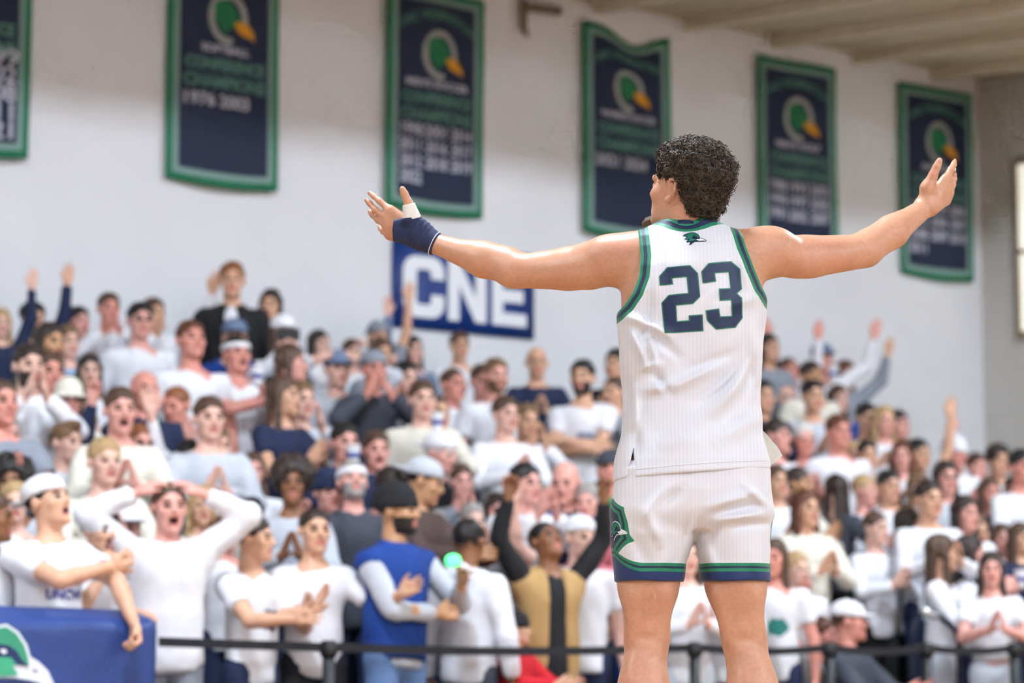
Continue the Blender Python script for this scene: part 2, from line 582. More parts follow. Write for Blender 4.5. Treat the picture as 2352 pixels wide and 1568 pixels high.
def cloth_piece(name, poly, m, parent, fn, depth, h=0.03, thick=0.0):
    """a flat outline cut fine and laid on a cloth; fn(u, z, depth) -> xyz relative to the parent"""
    bm = bmesh.new()
    f = bm.faces.new([bm.verts.new((p[0], p[1], 0)) for p in poly])
    f.normal_update(); bmesh.ops.triangulate(bm, faces=[f])
    for _ in range(5):
        es = [e for e in bm.edges if e.calc_length() > h]
        if not es: break
        bmesh.ops.subdivide_edges(bm, edges=es, cuts=1)
        bmesh.ops.triangulate(bm, faces=bm.faces[:])
    if thick:
        r = bmesh.ops.extrude_face_region(bm, geom=bm.faces[:])
        for v in r['geom']:
            if isinstance(v, bmesh.types.BMVert): v.co.z -= thick
    U = np.array([tuple(v.co) for v in bm.verts])
    P = fn(U[:, 0], U[:, 1], depth + U[:, 2])
    for v, p in zip(bm.verts, P): v.co = Vector(tuple(float(x) for x in p))
    me = bpy.data.meshes.new(name); bm.normal_update(); bm.to_mesh(me); bm.free()
    me.materials.append(m)
    for p in me.polygons: p.use_smooth = True
    return link(name, me, parent)


def tri_piece(name, V2, T, m, parent, fn, depth):
    P = fn(V2[:, 0], V2[:, 1], np.full(len(V2), depth))
    return link(name, mk_mesh(name, P, T, [m]), parent)


def ellipse(cx, cz, a, b, n=36, a0=0.0, a1=2 * math.pi):
    return [(cx + a * math.cos(a0 + (a1 - a0) * i / n), cz + b * math.sin(a0 + (a1 - a0) * i / n)) for i in range(n)]


M_BGREEN = mat('banner_green', (20, 116, 82), 0.75, noise=0.05, scale=6)
M_BNAVY = mat('banner_navy', (20, 33, 62), 0.75, noise=0.08, scale=5)
M_BLINE = mat('banner_silver', (124, 152, 146), 0.7)
M_BTEXTG = mat('banner_text_green', (80, 124, 112), 0.75)
M_BTEXTW = mat('banner_text_white', (182, 182, 196), 0.75)
M_BRING = mat('banner_ring', (160, 160, 158), 0.75)
M_BHEAD = mat('banner_bird_green', (24, 110, 68), 0.75)
M_BBEAK = mat('banner_beak_gold', (214, 146, 16), 0.7)

BW, BZ0, BZ1 = 0.925, 3.88, 5.61
blist = [
    (6.56, 'leftmost banner, cut by the edge of the photo, five white years', None, ['1999', '2002', '2008', '2011', '2021'], 'stack'),
    (8.56, 'green-edged navy banner with emblem, two years and a large empty lower field', 'SOFTBALL', ['1976', '2003'], 'row'),
    (10.44, 'banner with a block of ten white years, above the CNE sign', "MEN'S SOCCER", ['1998', '2001', '2014', '2011', '2016', '2017', '2012', '2018', '2019', '2022'], 'grid'),
    (12.35, 'banner whose top edge sags, two years, behind the head of the player', "WOMEN'S SOCCER", ['2021', '2024'], 'row'),
    (14.26, 'banner with nine white years in three columns, above a bare shoulder', "MEN'S GOLF", ['1988', '1993', '2003', '1990', '1997', '2005', '1991', '2002', '2007'], 'grid'),
    (15.98, 'farthest banner, beside the corner of the wall, behind the raised open hand', 'SWIMMING', ['2002', '2003', '2004', '2005', '2006', '2007', '2008', '2009', '2010', '2011'], 'grid'),
]
req = []
for b in blist:
    for w in ('CONFERENCE', 'CHAMPIONS'): req.append((w, 0.115 if w == 'CONFERENCE' else 0.13, 0.006))
    req.append((b[2] or 'CONFERENCE', 0.075, 0.003))
    for y in b[3]: req.append((y, 0.125 if b[4] != 'stack' else 0.16, 0.004))
    req.append(('UNC WILMINGTON', 0.10, 0.004))
geo = text_geo(req); gi = 0
for bi, (s0, lab, sport, years, lay) in enumerate(blist):
    base = sp(s0 + BW / 2, WALLP, BZ0)
    root = link('championship_banner', None, loc=base, label=lab, cat='banner', group='championship banners on the wall')

    def fn(u, z, d, bi=bi):
        u = np.asarray(u, float); z = np.asarray(z, float)
        dd = 0.055 + wave(u, z, bi * 1.3, 0.022) + d
        zz = z - 0.03 * np.clip(1 - z / 0.5, 0, 1) * np.sin((u / BW + 0.5) * math.pi)       # belly of the hem
        if bi == 3:
            zz = zz - np.clip(z - 1.2, 0, 1) * 0.24 * np.exp(-((u - 0.10) / 0.24) ** 2)
        return np.stack([E[0] * u - N[0] * dd, E[1] * u - N[1] * dd, zz], -1)
    hw, H = BW / 2, BZ1 - BZ0
    R = lambda e0, e1: [(-hw + e0, e1), (hw - e0, e1), (hw - e0, H - e1), (-hw + e0, H - e1)]
    cloth_piece('green_border', R(0, 0), M_BGREEN, root, fn, 0.0, thick=0.006)
    cloth_piece('silver_line', R(0.05, 0.055), M_BLINE, root, fn, 0.003)
    cloth_piece('navy_field', R(0.095, 0.10), M_BNAVY, root, fn, 0.006)
    # emblem: open ring, bird head, beak
    cz = 1.225
    ringo = ellipse(0.02, cz, 0.165, 0.195, 40, -0.55, 2 * math.pi - 1.15)
    ringi = ellipse(0.02, cz, 0.115, 0.145, 40, -0.55, 2 * math.pi - 1.15)
    if bi != 0:
        cloth_piece('emblem_ring', ringo + ringi[::-1], M_BRING, root, fn, 0.010, h=0.05)
        cloth_piece('emblem_bird_head', [(-0.10, cz + .08), (-0.06, cz + .13), (0.02, cz + .135), (0.09, cz + .08), (0.12, cz + .01), (0.10, cz - .06), (0.04, cz - .07), (0.0, cz - .13), (-0.05, cz - .07), (-0.085, cz - .01)], M_BHEAD, root, fn, 0.012, h=0.06)
        cloth_piece('emblem_beak', [(0.07, cz - .03), (0.12, cz - .01), (0.19, cz - .03), (0.235, cz - .09), (0.24, cz - .15), (0.205, cz - .125), (0.15, cz - .115), (0.10, cz - .09)], M_BBEAK, root, fn, 0.014, h=0.06)

    def put(g, cx, cz_, maxw, m, arc=False, sx=1.0):
        V, T = g
        V = V * 1.0
        w = V[:, 0].max() - V[:, 0].min()
        k = maxw / w if maxw else 1.0
        V[:, 0] *= k
        if arc:
            V[:, 1] = V[:, 1] - 0.9 * (V[:, 0] ** 2)
        tri_piece('lettering', V + np.array([cx, cz_]), T, m, root, fn, 0.012)
    put(geo[gi], 0, 0.865, 0.66, M_BTEXTG); put(geo[gi + 1], 0, 0.735, 0.68, M_BTEXTG)
    if sport: put(geo[gi + 2], 0, 0.985, min(0.6, 0.05 * len(sport)), M_BTEXTW)
    gi += 3
    for j, y in enumerate(years):
        if lay == 'stack': put(geo[gi], 0.17, 0.68 - 0.125 * j, 0.36, M_BTEXTW)
        elif lay == 'row': put(geo[gi], -0.22 + 0.30 * j, 0.60, 0.25, M_BTEXTW)
        else:
            c, r = (j % 3, j // 3)
            put(geo[gi], -0.245 + 0.24 * c, 0.615 - 0.12 * r, 0.205, M_BTEXTW)
        gi += 1
    if bi >= 2: put(geo[gi], 0, 1.535, 0.70, M_BTEXTG, arc=True)
    gi += 1

# ------------------------------------------------------------------ CNE sign
def block(glyph):
    return glyph
sgl, sgr = 10.53, 11.87
so = link('wall_sign', None, loc=sp((sgl + sgr) / 2, WALLP, 2.975), label='blue rectangular wall sign with white block letters CNE', cat='sign')
M_SBLUE = mat('sign_blue', (18, 54, 128), 0.5, noise=0.03, scale=3)
M_SWHITE = mat('sign_white', (236, 238, 244), 0.5)
def sfn(u, z, d):
    u = np.asarray(u, float)
    return np.stack([E[0] * u - N[0] * (d + 0.03), E[1] * u - N[1] * (d + 0.03), np.asarray(z, float)], -1)
sw = (sgr - sgl) / 2
cloth_piece('sign_panel', [(-sw, 0), (sw, 0), (sw, 0.665), (-sw, 0.665)], M_SBLUE, so, sfn, 0.0, h=0.6, thick=0.025)
lz0, lz1 = 0.085, 0.555
Hh = lz1 - lz0
C = []
def rnd(cx, cz, rx, rz, a0, a1, n=6): return [(cx + rx * math.cos(math.radians(a0 + (a1 - a0) * i / n)), cz + rz * math.sin(math.radians(a0 + (a1 - a0) * i / n))) for i in range(n + 1)]
cw = 0.385; x0 = -0.585
outer = rnd(x0 + cw - .12, lz1 - .12, .12, .12, 0, 90) + rnd(x0 + .12, lz1 - .12, .12, .12, 90, 180) + rnd(x0 + .12, lz0 + .12, .12, .12, 180, 270) + rnd(x0 + cw - .12, lz0 + .12, .12, .12, 270, 360)
t = .125
inner = [(x0 + cw, lz0 + .18), (x0 + cw - t, lz0 + .18)] + rnd(x0 + cw - t - .03, lz0 + .10 + .03, .03, .03, 0, -90, 3) + rnd(x0 + t + .03, lz0 + .10 + .03, .03, .03, 270, 180, 3) + rnd(x0 + t + .03, lz1 - .10 - .03, .03, .03, 180, 90, 3) + rnd(x0 + cw - t - .03, lz1 - .10 - .03, .03, .03, 90, 0, 3) + [(x0 + cw - t, lz1 - .17), (x0 + cw, lz1 - .17)]
cloth_piece('letter_c', outer + inner, M_SWHITE, so, sfn, 0.006, h=0.6)
x1 = -0.165; nw = 0.365; st = .105
cloth_piece('letter_n', [(x1, lz0), (x1 + st, lz0), (x1 + st, lz0 + .27), (x1 + nw - st, lz0), (x1 + nw, lz0), (x1 + nw, lz1), (x1 + nw - st, lz1), (x1 + nw - st, lz1 - .27), (x1 + st, lz1), (x1, lz1)], M_SWHITE, so, sfn, 0.006, h=0.6)
x2 = 0.255; ew = 0.335; eb = .10
cloth_piece('letter_e', [(x2, lz0), (x2 + ew, lz0), (x2 + ew, lz0 + eb), (x2 + st, lz0 + eb), (x2 + st, lz0 + .185), (x2 + ew - .03, lz0 + .185), (x2 + ew - .03, lz0 + .285), (x2 + st, lz0 + .285), (x2 + st, lz1 - eb), (x2 + ew, lz1 - eb), (x2 + ew, lz1), (x2, lz1)], M_SWHITE, so, sfn, 0.006, h=0.6)

# ------------------------------------------------------------------ courtside banner on its barrier
CBP = 10.45
cb0 = on_plane(360, 1400, CBP)
s_r = to_sp(cb0)[0]; s_l = to_sp(on_plane(-160, 1400, CBP))[0]
cbz = cb0[2]
cbo = link('courtside_banner', None, loc=sp((s_l + s_r) / 2, CBP, FLOORZ), label='navy vinyl banner with a green and white bird-head emblem over the front barrier', cat='banner')
M_VINYL = mat('vinyl_navy', (38, 66, 132), 0.42, noise=0.10, scale=4, bump=0.15, bscale=9)
hwid = (s_r - s_l) / 2; hh = cbz - FLOORZ
def cfn(u, z, d):
    u = np.asarray(u, float); z = np.asarray(z, float)
    dd = d + 0.012 * np.sin(u * 7) + 0.01 * np.sin(z * 6 + u * 3)
    # the top rolls back over the rail
    over = np.clip(z - (hh - 0.06), 0, 1)
    dd = dd - over * 1.4
    zz = z - over * 0.45
    return np.stack([E[0] * u - N[0] * dd, E[1] * u - N[1] * dd, zz], -1)
cloth_piece('vinyl_sheet', [(-hwid, 0.05), (hwid, 0.05), (hwid, hh - 0.02), (hwid - 0.05, hh + 0.05), (-hwid, hh + 0.09)], M_VINYL, cbo, cfn, 0.0, h=0.06, thick=0.004)
def cpx(pts): 
    out = []
    for px, py in pts:
        P = on_plane(px, py, CBP); s, _ = to_sp(P); out.append((s - (s_l + s_r) / 2, P[2] - FLOORZ))
    return out
M_EW = mat('emblem_white', (228, 232, 240), 0.5); M_EG = mat('emblem_green', (52, 150, 116), 0.5); M_EN = mat('emblem_navy', (22, 46, 96), 0.5); M_EL = mat('emblem_light_green', (60, 168, 128), 0.5)
cloth_piece('emblem_outline', cpx([(-110, 1490), (-60, 1445), (17, 1432), (44, 1450), (64, 1480), (72, 1508), (90, 1519), (111, 1540), (124, 1570), (130, 1620), (60, 1640), (-110, 1640)]), M_EW, cbo, cfn, 0.006, h=0.08)
cloth_piece('emblem_neck', cpx([(-110, 1568), (10, 1556), (38, 1557), (70, 1562), (92, 1568), (104, 1590), (60, 1630), (-110, 1630)]), M_EN, cbo, cfn, 0.009, h=0.08)
cloth_piece('emblem_crown', cpx([(-100, 1490), (-60, 1452), (15, 1439), (38, 1455), (56, 1482), (65, 1512), (67, 1530), (50, 1512), (40, 1495), (22, 1482), (0, 1478), (-60, 1490)]), M_EG, cbo, cfn, 0.012, h=0.08)
cloth_piece('emblem_brow', cpx([(-60, 1490), (0, 1478), (22, 1482), (40, 1495), (50, 1512), (66, 1530), (40, 1526), (28, 1510), (10, 1508), (-60, 1515)]), M_EN, cbo, cfn, 0.012, h=0.08)
cloth_piece('emblem_eye', cpx([(0, 1492), (12, 1489), (18, 1498), (8, 1502)]), M_EW, cbo, cfn, 0.016, h=0.08)
cloth_piece('emblem_cheek', cpx([(-60, 1515), (10, 1508), (28, 1510), (40, 1526), (30, 1529), (45, 1550), (20, 1552), (-60, 1556)]), M_EL, cbo, cfn, 0.012, h=0.08)
cloth_piece('emblem_nostril', cpx([(75, 1536), (86, 1540), (84, 1544), (76, 1541)]), M_EN, cbo, cfn, 0.014, h=0.08)
bm = bmesh.new()
for z in (0.15, hh - 0.09): tube(bm, [(-hwid * E[0] + N[0] * .05, -hwid * E[1] + N[1] * .05, z), (hwid * E[0] + N[0] * .05, hwid * E[1] + N[1] * .05, z)], 0.02, 8)
for u in (-hwid, 0, hwid - .03): tube(bm, [(u * E[0] + N[0] * .05, u * E[1] + N[1] * .05, 0), (u * E[0] + N[0] * .05, u * E[1] + N[1] * .05, hh - .09)], 0.02, 8)
bm_obj('barrier_frame', bm, M_BLACK, cbo, smooth=True)
# ================================================================== HEADS, HANDS: shared distance functions
def head_sdf(P, mouth=0.0, fine=False):
    """head in its own frame: origin between the ears, face to -Y, up +Z, about 0.235 tall"""
    X = P.copy(); X[:, 0] = np.abs(X[:, 0])
    d = sd_ell(P, (0, .018, .035), (.077, .098, .083))
    d = smin(d, sd_ell(P, (0, -.028, -.030), (.063, .066, .085)), .03)
    d = smin(d, sd_ell(P, (0, -.040, -.083 - .012 * mouth), (.047, .045, .036)), .03)
    d = smin(d, sd_ell(X, (.043, -.058, -.022), (.022, .022, .020)), .02)
    d = smin(d, sd_cap(P, (-.038, -.080, .022), (.038, -.080, .022), .012, .012), .012)
    d = smax(d, -sd_ell(X, (.031, -.100, .000), (.019, .016, .013)), .012)
    d = smin(d, sd_ell(X, (.031, -.077, .000), (.0135, .0135, .0125)), .003)
    d = smin(d, sd_cap(P, (0, -.088, .014), (0, -.108, -.024), .007, .0125), .010)
    d = smin(d, sd_ell(X, (.010, -.097, -.030), (.009, .011, .008)), .006)
    d = smin(d, sd_ell(P, (0, -.089, -.054), (.024, .011, .008)), .006)
    d = smin(d, sd_ell(P, (0, -.087, -.072 - .014 * mouth), (.021, .011, .008)), .006)
    d = smin(d, sd_ell(P, (0, -.079, -.102 - .012 * mouth), (.022, .020, .018)), .015)
    if mouth > 0:
        d = smax(d, -sd_ell(P, (0, -.092, -.063 - .006 * mouth), (.020, .022, .004 + .012 * mouth)), .004)
    e = sd_ell(X, (.080, .018, -.004), (.010, .021, .032))
    if fine:
        e = smin(sd_ell(X, (.076, .014, -.004), (.010, .020, .030)), 1.0, 0) if False else sd_ell(X, (.077, .014, -.006), (.008, .017, .028))
        ring = [(.083, .000, .010), (.087, .010, .024), (.091, .024, .026), (.093, .034, .014), (.092, .034, -.004), (.088, .026, -.020), (.084, .014, -.032), (.080, .004, -.036)]
        for a, b in zip(ring[:-1], ring[1:]):
            e = smin(e, sd_cap(X, a, b, .0048, .0048), .004)
        e = smin(e, sd_ell(X, (.081, .006, -.036), (.006, .008, .010)), .006)
        e = smin(e, sd_cap(X, (.082, .020, .010), (.084, .018, -.016), .004, .004), .006)
        e = smax(e, -sd_ell(X, (.093, .010, -.008), (.012, .009, .014)), .004)
    d = smin(d, e, .006)
    d = smin(d, sd_cap(P, (0, .022, -.06), (0, .034, -.17), .054, .056), .03)
    return d


HAND_F = [(-.031, .088, .060, -.10), (-.0105, .094, .074, -.03), (.0105, .093, .078, .03), (.031, .088, .068, .10)]  # x, base z, length, spread


def hand_sdf(P, curl=0.0):
    """hand: wrist at the origin, fingers to +Z, palm to -Y, thumb on +X"""
    d = sd_cap(P, (-.020, 0, .035), (-.024, 0, .080), .020, .019, (0, 1, 0), .68)
    d = smin(d, sd_cap(P, (.020, 0, .035), (.024, 0, .082), .021, .019, (0, 1, 0), .70), .02)
    d = smin(d, sd_cap(P, (0, 0, -.03), (0, 0, .03), .026, .025, (0, 1, 0), .75), .02)
    for x, z, L, spd in HAND_F:
        a = np.array([x, 0, z]); ang = curl
        d1 = np.array([math.sin(spd) * (1 - curl * .5), -math.sin(ang * .8), math.cos(ang * .8)])
        b = a + d1 * L * .52
        d2 = np.array([math.sin(spd) * (1 - curl * .5), -math.sin(ang * 1.9), math.cos(ang * 1.9)])
        c = b + d2 * L * .48
        d = smin(d, sd_cap(P, a, b, .0098, .0085), .008)
        d = smin(d, sd_cap(P, b, c, .0085, .0070), .003)
    t0 = np.array([.026, -.006, .022])
    if curl > .8:
        t1 = np.array([.040, -.028, .060]); t2 = np.array([.014, -.044, .082])
    else:
        t1 = np.array([.054, -.014, .062]); t2 = np.array([.068, -.018, .098])
    d = smin(d, sd_cap(P, t0, t1, .015, .0115), .015)
    d = smin(d, sd_cap(P, t1, t2, .0110, .0080), .004)
    return d
# ================================================================== THE PLAYER
YP = 7.0
def J(px, py, dy=0.0):
    return at(px, py, YP + dy)
def Z(py): return J(1590, py)[2]
def PX(n): return n / 814.0

# torso profile: image row, centre x, half width (px), half depth (m), depth offset
TOR = [(508, 1580, 62, .060, .01), (522, 1580, 88, .064, .01), (534, 1582, 124, .070, .008), (549, 1586, 148, .084, .005), (575, 1588, 160, .098, .0), (620, 1589, 167, .112, -.004),
       (680, 1589, 168, .122, -.005), (740, 1588, 165, .124, -.003), (850, 1586, 155, .118, .004), (930, 1589, 150, .116, .008), (1000, 1589, 154, .124, .004), (1060, 1590, 166, .136, -.002), (1130, 1588, 167, .142, -.004), (1250, 1587, 174, .130, .0)]
_tz = np.array([Z(t[0]) for t in TOR])[::-1]
_tx = np.array([J(t[1], t[0])[0] for t in TOR])[::-1]
_tr = np.array([PX(t[2]) for t in TOR])[::-1]
_td = np.array([t[3] for t in TOR])[::-1]
_ty = np.array([YP + t[4] for t in TOR])[::-1]


def torso_sd(P, grow=0.0, dgrow=None):
    dgrow = grow if dgrow is None else dgrow
    z = P[:, 2]
    cx = np.interp(z, _tz, _tx); r = np.interp(z, _tz, _tr) + grow; dp = np.interp(z, _tz, _td) + dgrow; cy = np.interp(z, _tz, _ty)
    X = np.abs((P[:, 0] - cx) / r); Yv = np.abs((P[:, 1] - cy) / dp)
    k = (X ** 2.3 + Yv ** 2.3) ** (1 / 2.3)
    d = (k - 1.0) * np.minimum(r, dp)
    top = z - _tz[-1] - grow; bot = _tz[0] - z
    return np.maximum(np.maximum(d, top), bot)


HEADC = J(1572, 437, 0.0)
HEADR = rotz(math.radians(180 + 50)) @ rotx(math.radians(-14)) @ roty(math.radians(2))
HEADS = 0.985


def player_sd(P):
    d = torso_sd(P, -.006)
    c = lambda a, b, r1, r2, k=.02, u=None, f=1.0: smin(d, sd_cap(P, a, b, r1, r2, u, f), k)
    # trapezius and neck
    d = c(J(1582, 548, .01), J(1462, 588, 0), .044, .050, .03)
    d = c(J(1582, 548, .01), J(1720, 573, 0), .044, .048, .03)
    d = c(J(1583, 560, .005), J(1578, 455, .0), .066, .060, .03)
    # left arm (image left)
    eL, wL = J(1183, 621, .13), J(1002, 560, .24)
    d = smin(d, sd_ell(P, J(1405, 589, .02), (.080, .064, .0625), None), .035)
    d = c(J(1455, 596, .005), J(1305, 618, .075), .066, .0515, .04)
    d = c(J(1305, 618, .075), eL, .0520, .0455, .02)
    d = c(J(1335, 600, .055), J(1245, 608, .11), .040, .024, .04)      # biceps
    d = c(J(1350, 630, .035), J(1225, 632, .11), .038, .024, .04)      # triceps
    d = c(eL, J(1110, 598, .175), .0450, .0480, .03)
    d = c(J(1165, 592, .145), J(1080, 578, .195), .026, .024, .045)       # forearm extensors
    d = c(J(1110, 598, .175), wL, .0470, .0300, .02)
    d = smin(d, sd_ell(P, J(1172, 634, .122), (.026, .022, .018)), .03)
    # right arm (image right)
    eR, wR = J(1986, 574, .18), J(2126, 476, .33)
    d = smin(d, sd_ell(P, J(1768, 570, .02), (.076, .064, .0625), None), .035)
    d = c(J(1735, 585, .005), J(1860, 590, .09), .064, .0510, .04)
    d = c(J(1860, 590, .09), eR, .0515, .0440, .02)
    d = c(J(1845, 578, .08), J(1940, 572, .15), .038, .024, .04)
    d = c(J(1835, 602, .06), J(1955, 592, .15), .038, .024, .04)
    d = c(eR, J(2048, 535, .24), .0440, .0455, .035)
    d = c(J(1998, 556, .195), J(2070, 508, .27), .026, .022, .045)
    d = c(J(2048, 533, .24), wR, .0440, .0285, .02)
    d = smin(d, sd_ell(P, J(1994, 581, .170), (.022, .022, .016)), .03)
    d = smin(d, sd_ell(P, J(2112, 463, .325), (.012, .014, .010)), .015)
    # left hand
    wd = .245
    K = [(897, 483), (888, 501), (889, 519), (895, 540)]
    for i, (x, y) in enumerate(K):
        d = c(J(985, 548 + 3 * i, wd), J(x, y, .27 + .006 * i), .022, .0155, .02)
    Lf = [[(897, 483), (872, 462), (858, 450), (849, 443)], [(888, 501), (862, 482), (850, 468), (841, 459)], [(889, 519), (868, 505), (856, 494), (849, 486)], [(895, 540), (880, 532), (874, 525), (871, 520)]]
    for i, ch in enumerate(Lf):
        dp = [.27 + .006 * i, .285 + .008 * i, .30 + .008 * i, .305 + .008 * i]
        rr = [.0112, .0095, .0085, .0072] if i < 3 else [.0098, .0084, .0074, .0064]
        for j in range(3):
            d = smin(d, sd_cap(P, J(*ch[j], dp[j]), J(*ch[j + 1], dp[j + 1]), rr[j], rr[j + 1]), .006 if j else .010)
    T = [(962, 528), (946, 498), (938, 466), (929, 445), (924, 434)]
    tr = [.023, .021, .0135, .0115, .0095]; td = [.24, .225, .215, .21, .208]
    for j in range(4):
        d = smin(d, sd_cap(P, J(*T[j], td[j]), J(*T[j + 1], td[j + 1]), tr[j], tr[j + 1]), .012 if j < 2 else .004)
    # right hand
    K = [(2172, 412), (2179, 427), (2178, 444), (2172, 461)]
    for i, (x, y) in enumerate(K):
        d = c(J(2130 + 2 * i, 468 + 2 * i, .33), J(x, y, .345 + .014 * i), .023, .0160, .02)
    Rf = [[(2172, 412), (2184, 390), (2191, 377), (2195, 369)], [(2179, 427), (2194, 405), (2198, 392), (2199, 382)], [(2178, 444), (2190, 420), (2196, 406), (2198, 396)], [(2172, 461), (2184, 440), (2189, 428), (2191, 420)]]
    for i, ch in enumerate(Rf):
        dp = [.345 + .014 * i, .36 + .018 * i, .375 + .018 * i, .38 + .018 * i]
        rr = [.0125, .0105, .0090, .0076] if i < 3 else [.0102, .0086, .0076, .0066]
        for j in range(3):
            d = smin(d, sd_cap(P, J(*ch[j], dp[j]), J(*ch[j + 1], dp[j + 1]), rr[j], rr[j + 1]), .006 if j else .010)
    T = [(2130, 458), (2131, 432), (2143, 403), (2152, 382), (2158, 369)]
    tr = [.024, .0215, .0145, .0122, .0098]; td = [.325, .315, .305, .30, .298]
    for j in range(4):
        d = smin(d, sd_cap(P, J(*T[j], td[j]), J(*T[j + 1], td[j + 1]), tr[j], tr[j + 1]), .014 if j < 2 else .004)
    return d


def player_head(P):
    Q = (P - HEADC) @ HEADR / HEADS
    d = head_sdf(Q, 0.0, True) * HEADS
    d = smin(d, sd_cap(P, J(1583, 560, .005), J(1578, 455, .0), .066, .060), .03)
    return d


def player_legs(P):
    d = None
    for (hip, hem, kn, cf, an) in (((1500, 1150), (1489, 1340), (1486, 1462), (1478, 1590), (1468, 1868)), ((1682, 1150), (1690, 1340), (1709, 1466), (1730, 1595), (1748, 1868))):
        s = -1 if hip[0] < 1590 else 1
        e = sd_cap(P, J(*hip), J(*hem, -.005), .108, .081)
        e = smin(e, sd_cap(P, J(*hem, -.005), J(*kn, .005), .081, .0575), .03)
        e = smin(e, sd_cap(P, J(*kn, .005), J(*cf, -.012), .0570, .066), .03)
        e = smin(e, sd_cap(P, J(*cf, -.012), J(*an, .01), .064, .038), .04)
        e = smin(e, sd_ell(P, J(cf[0] + s * 20, cf[1] - 15, -.035), (.034, .036, .085)), .03)
        e = smin(e, sd_ell(P, J(cf[0] - s * 22, cf[1] + 8, -.035), (.034, .036, .085)), .03)
        # hamstring tendons framing the hollow of the knee
        e = smin(e, sd_cap(P, J(hem[0] - 36, hem[1] + 25, -.055), J(kn[0] - 34, kn[1], -.030), .020, .012), .025)
        e = smin(e, sd_cap(P, J(hem[0] + 36, hem[1] + 25, -.055), J(kn[0] + 34, kn[1], -.030), .020, .012), .025)
        e = smax(e, -sd_ell(P, J(kn[0], kn[1] + 4, -.068), (.028, .014, .010)), .02)
        d = e if d is None else smin(d, e, .02)
        toe = J(an[0] + s * 6, 1930, .17); heel = J(an[0], 1925, -.03)
        d = smin(d, sd_cap(P, heel, toe, .035, .03), .03)
    return d


def skin_mat(name, rgb, rough=0.42, sss=0.12, red=(196, 96, 70)):
    m = bpy.data.materials.new(name); m.use_nodes = True
    nt = m.node_tree; b = nt.nodes['Principled BSDF']
    tc = nt.nodes.new('ShaderNodeTexCoord')
    n1 = nt.nodes.new('ShaderNodeTexNoise'); n1.inputs['Scale'].default_value = 7.0; n1.inputs['Detail'].default_value = 3
    n2 = nt.nodes.new('ShaderNodeTexNoise'); n2.inputs['Scale'].default_value = 90.0; n2.inputs['Detail'].default_value = 5
    rp = nt.nodes.new('ShaderNodeMapRange'); rp.inputs[1].default_value = .45; rp.inputs[2].default_value = .75; rp.inputs[3].default_value = 0; rp.inputs[4].default_value = .35
    mx = nt.nodes.new('ShaderNodeMix'); mx.data_type = 'RGBA'
    mx.inputs[6].default_value = lin(rgb) + (1,); mx.inputs[7].default_value = lin(red) + (1,)
    nt.links.new(tc.outputs['Object'], n1.inputs['Vector']); nt.links.new(tc.outputs['Object'], n2.inputs['Vector'])
    nt.links.new(n1.outputs['Fac'], rp.inputs[0]); nt.links.new(rp.outputs[0], mx.inputs[0])
    sc = nt.nodes.new('ShaderNodeMapRange'); sc.inputs[1].default_value = .3; sc.inputs[2].default_value = .7; sc.inputs[3].default_value = .92; sc.inputs[4].default_value = 1.05
    nt.links.new(n2.outputs['Fac'], sc.inputs[0])
    vm = nt.nodes.new('ShaderNodeVectorMath'); vm.operation = 'SCALE'
    nt.links.new(mx.outputs[2], vm.inputs[0]); nt.links.new(sc.outputs[0], vm.inputs['Scale'])
    nt.links.new(vm.outputs[0], b.inputs['Base Color'])
    bp = nt.nodes.new('ShaderNodeBump'); bp.inputs['Strength'].default_value = .12; bp.inputs['Distance'].default_value = .002
    nt.links.new(n2.outputs['Fac'], bp.inputs['Height']); nt.links.new(bp.outputs[0], b.inputs['Normal'])
    b.inputs['Roughness'].default_value = rough
    b.inputs['Subsurface Weight'].default_value = sss
    b.inputs['Subsurface Radius'].default_value = (.012, .005, .003); b.inputs['Subsurface Scale'].default_value = 1.0
    return m


M_PSKIN = skin_mat('player_skin', (206, 154, 124), red=(190, 114, 92))
parts = []
lo = J(830, 665); hi = J(2210, 300)
xr = (lo[0] - .03, hi[0] + .05)
parts.append(snet(player_sd, (xr[0], YP - .16, Z(740)), (xr[1], YP + .52, Z(345) + .075), .0040))
hc = HEADC
parts.append(snet(player_head, (hc[0] - .15, hc[1] - .15, Z(515)), (hc[0] + .15, hc[1] + .16, hc[2] + .14), .0034))
parts.append(snet(player_legs, (J(1395, 1500)[0], YP - .14, -.005), (J(1800, 1500)[0], YP + .24, Z(1230)), .0065))
parts.append(snet(lambda P: torso_sd(P, -.014), (J(1395, 900)[0], YP - .17, Z(1140)), (J(1790, 900)[0], YP + .17, Z(735)), .014))
Vs, Qs, n0 = [], [], 0
for V, Q in parts:
    V = relax(V, Q, 2, .4)
    Vs.append(V); Qs.append(Q + n0); n0 += len(V)
base = np.array([J(1590, 1500)[0], YP, 0.0])
player = link('person', mk_mesh('player_body', np.concatenate(Vs) - base, np.concatenate(Qs), [M_PSKIN]), loc=base,
              label='basketball player seen from behind in white number 23 uniform with arms spread wide', cat='person')
PB_ = base

# ------------------------------------------------------------------ folds shared by jersey and shorts
def folds(P, L):
    out = np.zeros(len(P))
    for (x0, y0, x1, y1, amp, w) in L:
        a = J(x0, y0); b = J(x1, y1)
        ab = np.array([b[0] - a[0], b[2] - a[2]])
        wx, wz = P[:, 0] - a[0], P[:, 2] - a[2]
        l2 = ab @ ab
        t = (wx * ab[0] + wz * ab[1]) / l2
        tc_ = np.clip(t, 0, 1)
        dd = np.sqrt((wx - ab[0] * tc_) ** 2 + (wz - ab[1] * tc_) ** 2)
        out += amp * np.exp(-(dd / w) ** 2) * np.sin(np.pi * np.clip(tc_ * .8 + .1, 0, 1))
    return out


